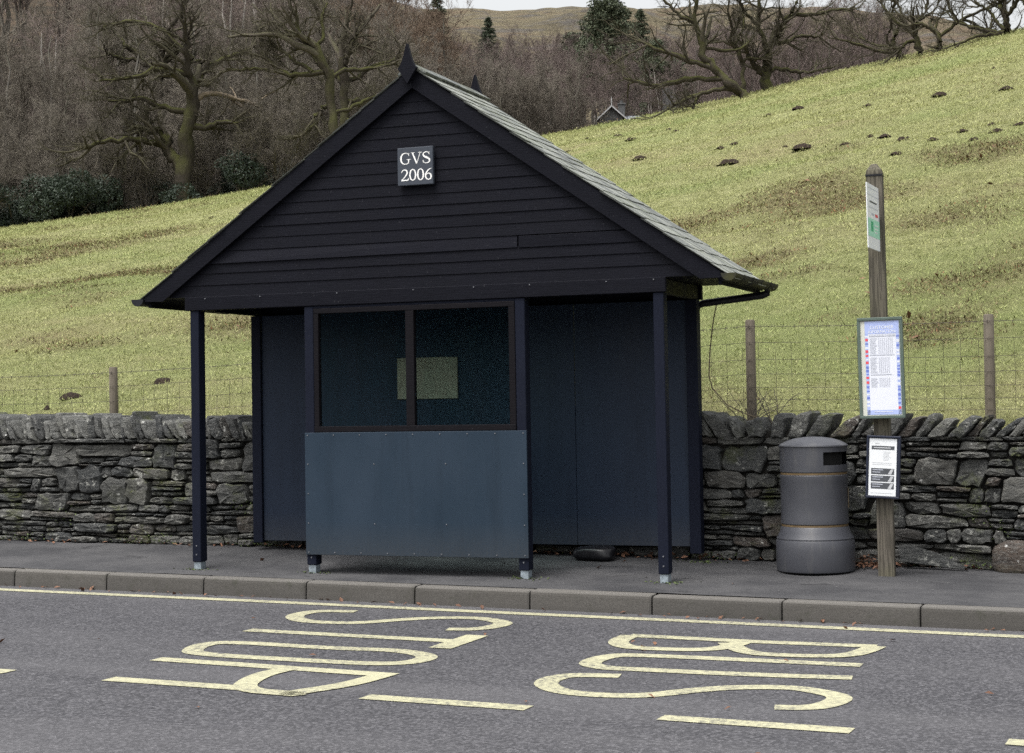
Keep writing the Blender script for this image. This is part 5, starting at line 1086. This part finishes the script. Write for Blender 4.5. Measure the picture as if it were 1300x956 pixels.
def shrub_kind(seed):
    r = np.random.default_rng(seed); lobes = [(r.normal(0, .9), r.normal(0, .9), r.uniform(.5, 2.3), r.uniform(.45, .95)) for _ in range(13)]
    v, f, s = leafcloud(lobes, 13000, .055, seed); fol = mesh_np('foliage', v, f, HOLLY, sid=s)
    P = np.stack([poly([(0, 0, 0, .06), (l[0] * .4, l[1] * .4, l[2] * .5, .045), (l[0], l[1], l[2], .02)], 6) for l in lobes]); v, f = pack([(P[..., :3], P[..., 3], 5)]); return [('stem', mesh_np('stem', v, f, BARK_WOOD, smooth=True)), ('foliage', fol)]
SK = [shrub_kind(s) for s in (301, 302, 303)]
def shrub(x, y, rho, sc_, label):
    p = at(x, y, rho); t = thing('evergreen_shrub', (p[0], p[1], gz(p[0], p[1]) - .2), label, 'shrub', 'evergreen shrubs at the wood edge', wr.uniform(0, 6.28)); t.scale = (sc_,) * 3
    for nm, me in wr.choice(SK): link(nm, me, t)
shrub(300, 236, 80.5, 1.15, 'glossy dark evergreen shrub right beside the left roof slope'); shrub(335, 222, 82, .95, 'smaller evergreen shrub half hidden by the roof slope'); shrub(268, 245, 82, .8, 'low evergreen shrub between the broad oak and the roof')
for i, (x, y, rho, s_) in enumerate(((20, 285, 81.5, 1.0), (45, 281, 82, 1.1), (85, 276, 81, 1.1), (110, 272, 82.5, 1.2), (140, 268, 81, .95), (165, 264, 83, 1.1), (-30, 292, 82, 1.2), (-75, 300, 82, 1.1), (190, 262, 84, 1.), (300, 150, 88, 1.1), (-12, 289, 84, 1.)) ):
    shrub(x, y, rho, s_, 'dark evergreen undergrowth shrub along the shaded edge of the left wood' if i != 9 else 'evergreen shrub deeper in the wood behind the broad oak')
def conifer(x, y, rho, H, label, kind, seed, pxb=None):
    r = np.random.default_rng(seed); p = at(x, y, rho); t = thing('spruce_tree' if kind == 'spruce' else 'pine_tree', (p[0], p[1], gz(p[0], p[1]) - .2), label, 'tree', None, r.uniform(0, 6)); 
    tr_ = poly([(0, 0, 0, H * .016 + .05), (.1, .05, H * .5, H * .011 + .03), (0, 0, H, .02)], 10); v, f = pack([(tr_[None, :, :3], tr_[None, :, 3], 8)]); link('trunk', mesh_np('trunk', v, f, BARK_WOOD, smooth=True), t)
    if kind == 'spruce':
        n = 520; u = r.uniform(.08, 1, n); z = H * u; L = (1 - u) ** .75 * H * .27 * r.uniform(.7, 1.2, n) + .15; a = r.uniform(0, 6.28, n); k = np.linspace(0, 1, 6)
        P = np.stack([np.cos(a)[:, None] * L[:, None] * k, np.sin(a)[:, None] * L[:, None] * k, z[:, None] - .35 * L[:, None] * k + .25 * L[:, None] * k ** 2], -1); Rr = np.full((n, 6), .014) * np.linspace(1, .4, 6)
        m_ = 34; bi = np.repeat(np.arange(n), m_); tt = r.uniform(.1, 1, n * m_); i0 = np.minimum((tt * 5).astype(int), 4); fq = (tt * 5 - i0)[:, None]; c = P[bi, i0] * (1 - fq) + P[bi, i0 + 1] * fq
        d = r.normal(size=c.shape) * [1, 1, .5]; d /= np.linalg.norm(d, axis=1, keepdims=True); d[:, 2] -= .3; w2 = np.cross(d, r.normal(size=c.shape)); w2 /= np.linalg.norm(w2, axis=1, keepdims=True); s = r.uniform(.16, .34, (len(c), 1)) * (H / 14)
        V = np.stack([c - w2 * .045 * (H / 14), c + w2 * .045 * (H / 14), c + d * s], 1).reshape(-1, 3); v0, f0 = pack([(P, Rr, 3)])
        link('crown', mesh_np('crown', np.concatenate([v0, V]), [f0, np.arange(len(V)).reshape(-1, 3) + len(v0)], NEEDLE, sid=np.concatenate([np.zeros(len(v0)), np.repeat(r.uniform(0, 1, len(c)), 3)])), t)
    else:
        lobes = [];
        for _ in range(60):
            z = H * r.uniform(.34, .96); q = H * .165 * math.sqrt(max(.15, 1 - ((z / H - .58) / .45) ** 2)); a = r.uniform(0, 6.28); rr = q * r.uniform(.3, 1.1); lobes.append((rr * math.cos(a), rr * math.sin(a), z, H * r.uniform(.05, .10)))
        v, f, s = leafcloud(lobes, 27000, .13 * H / 14, seed, .7); link('crown', mesh_np('crown', v, f, PINE, sid=s), t)
        P = np.stack([poly([(0, 0, l[2] * .86, .06), (l[0] * .5, l[1] * .5, l[2] * .93, .04), (l[0], l[1], l[2], .02)], 6) for l in lobes]); v, f = pack([(P[..., :3], P[..., 3], 5)]); link('limbs', mesh_np('limbs', v, f, BARK_WOOD, smooth=True), t)
def ht(x, ytop, rho):                # height that brings a tree's top to where it is seen
    p = at(x, ytop, rho); return p[2] - gz(p[0], p[1]) + .2
conifer(771, 0, 168, ht(771, -2, 168), 'dark dense pine standing against the bare hill above the house', 'pine', 401); conifer(812, 0, 172, ht(812, 12, 172), 'shorter dark conifer behind the limbs of the leaning oak', 'spruce', 402)
conifer(619, 0, 190, ht(619, 22, 190), 'pointed grey green spruce left of the bare hill', 'spruce', 403); conifer(727, 0, 215, ht(727, 42, 215), 'rounded dark conifer left of the tall pine', 'pine', 405)
conifer(838, 0, 128, ht(838, 48, 128), 'low dark evergreen behind the mossy limbs of the leaning oak', 'pine', 406); conifer(872, 0, 122, ht(872, 92, 122), 'low dark spruce under the leaning oak', 'spruce', 407)
conifer(555, 0, 175, ht(555, -8, 175), 'tall spruce right of the shelter roof peak', 'spruce', 408)

# ------------------------------------------------------------------ the lodge below the brow
hp_ = at(776, 150, 150); hb = gz(hp_[0], hp_[1]) - 1.5
hz0 = hp_[2] - .6
hh = thing('stone_house', (hp_[0], hp_[1], hz0), 'grey stone house with slate roof, white finial and tall chimney half hidden behind the field', 'house', rz=R(22))
HST = stone_mat('house_stone', (.09, .09, .09, 1), (.14, .14, .135, 1), (.2, .2, .19, 1)); HSL = flat('house_slate', (.20, .215, .235, 1), .5, .2, 3)
HB = -3.5
mb = MB(); mb.prism([(-1.0, HB), (1.0, HB), (1.0, .45), (0, 1.35), (-1.0, .45)], 1, -1.2, 2.4); mb.box(-.9, 6.5, 1.2, 6., HB, .3); mb.build('wall', HST, hh)
mb = MB()
for s in (-1, 1): mb.prism([(0, 1.50), (s * 1.28, .32), (s * 1.28, .22), (0, 1.38)], 1, -1.5, 3.5)
mb.prism([(1.0, .15), (1.0, .26), (3.6, 1.36), (6.2, .26), (6.2, .15), (3.6, 1.25)], 0, -1.1, 6.8)
rf = mb.build('roof', HSL, hh)
HWH = flat('house_grey_white', (.36, .36, .36, 1), .7, .1)
mb = MB(); mb.box(.75, 1.35, 2.9, 3.6, .2, 2.3, .03); mb.box(.68, 1.42, 2.83, 3.67, 2.3, 2.42, .02); mb.tube([(1.05, 3.25, 2.4), (1.05, 3.25, 2.7)], .14, 8); mb.build('chimney', HST, rf)
mb = MB()
for s in (-1, 1): mb.prism([(0, 1.52), (s * 1.30, .32), (s * 1.30, .18), (0, 1.36)], 1, -1.54, -1.50 + .002 * s)
mb.build('bargeboard', HWH, hh); mb = MB(); mb.tube([(0, -1.52, 1.4), (0, -1.52, 2.0), (0, -1.52, 2.25)], [.05, .045, .01], 6); mb.build('finial', HWH, hh)
MB().box(-.35, .35, -1.22, -1.19, -.7, .3).build('window', flat('dark_window', (.02, .02, .022, 1), .2), hh)
o = MB().prism([(1.2, -.6), (2.2, -.6), (2.2, 1.6), (1.9, 1.9), (1.2, 1.6)], 1, 0, .9).build('outbuilding_chimney', HST); q_ = at(850, 140, 118); o.location = (q_[0] - 1.7, q_[1], q_[2] - .1); tag(o, 'plain stone chimney stack beyond the brow right of the house', 'chimney')

# bramble stems on the wall beside the shelter, and a loose cable from the gutter
mb = MB(); r_ = random.Random(4)
for k in range(13):
    x = 4.0 + r_.uniform(0, .42); y = 1.62; p = np.array([x, y, 1.05]); d = np.array([r_.uniform(-.5, .6), r_.uniform(-.3, .2), 1.]); pts = [p]
    for j in range(6): d = d + [r_.uniform(-.3, .3), r_.uniform(-.15, .15), -.12]; d /= np.linalg.norm(d); p = p + d * r_.uniform(.045, .085); pts.append(p)
    mb.tube(pts, np.linspace(.005, .002, 7), 4, False)
    for j in (2, 3, 4): q = pts[j]; mb.tube([q, q + np.array([r_.uniform(-.08, .08), r_.uniform(-.04, .04), r_.uniform(.0, .10)])], .002, 3, False)
tag(mb.build('bramble', TWIG_BROWN), 'bare bramble twigs behind the wall right beside the shelter', 'bramble')
mb = MB(); mb.tube([(3.98, 1.33, 2.12), (3.93, 1.36, 1.95), (3.885, 1.39, 1.7), (3.87, 1.40, 1.5), (3.89, 1.42, 1.40), (3.98, 1.5, 1.27), (4.10, 1.56, 1.20), (4.2, 1.6, 1.16)], [.005] * 8, 5); tag(mb.build('trailing_stem', DEADWOOD), 'thin trailing stem hanging from the right eave down to the wall', 'stem')
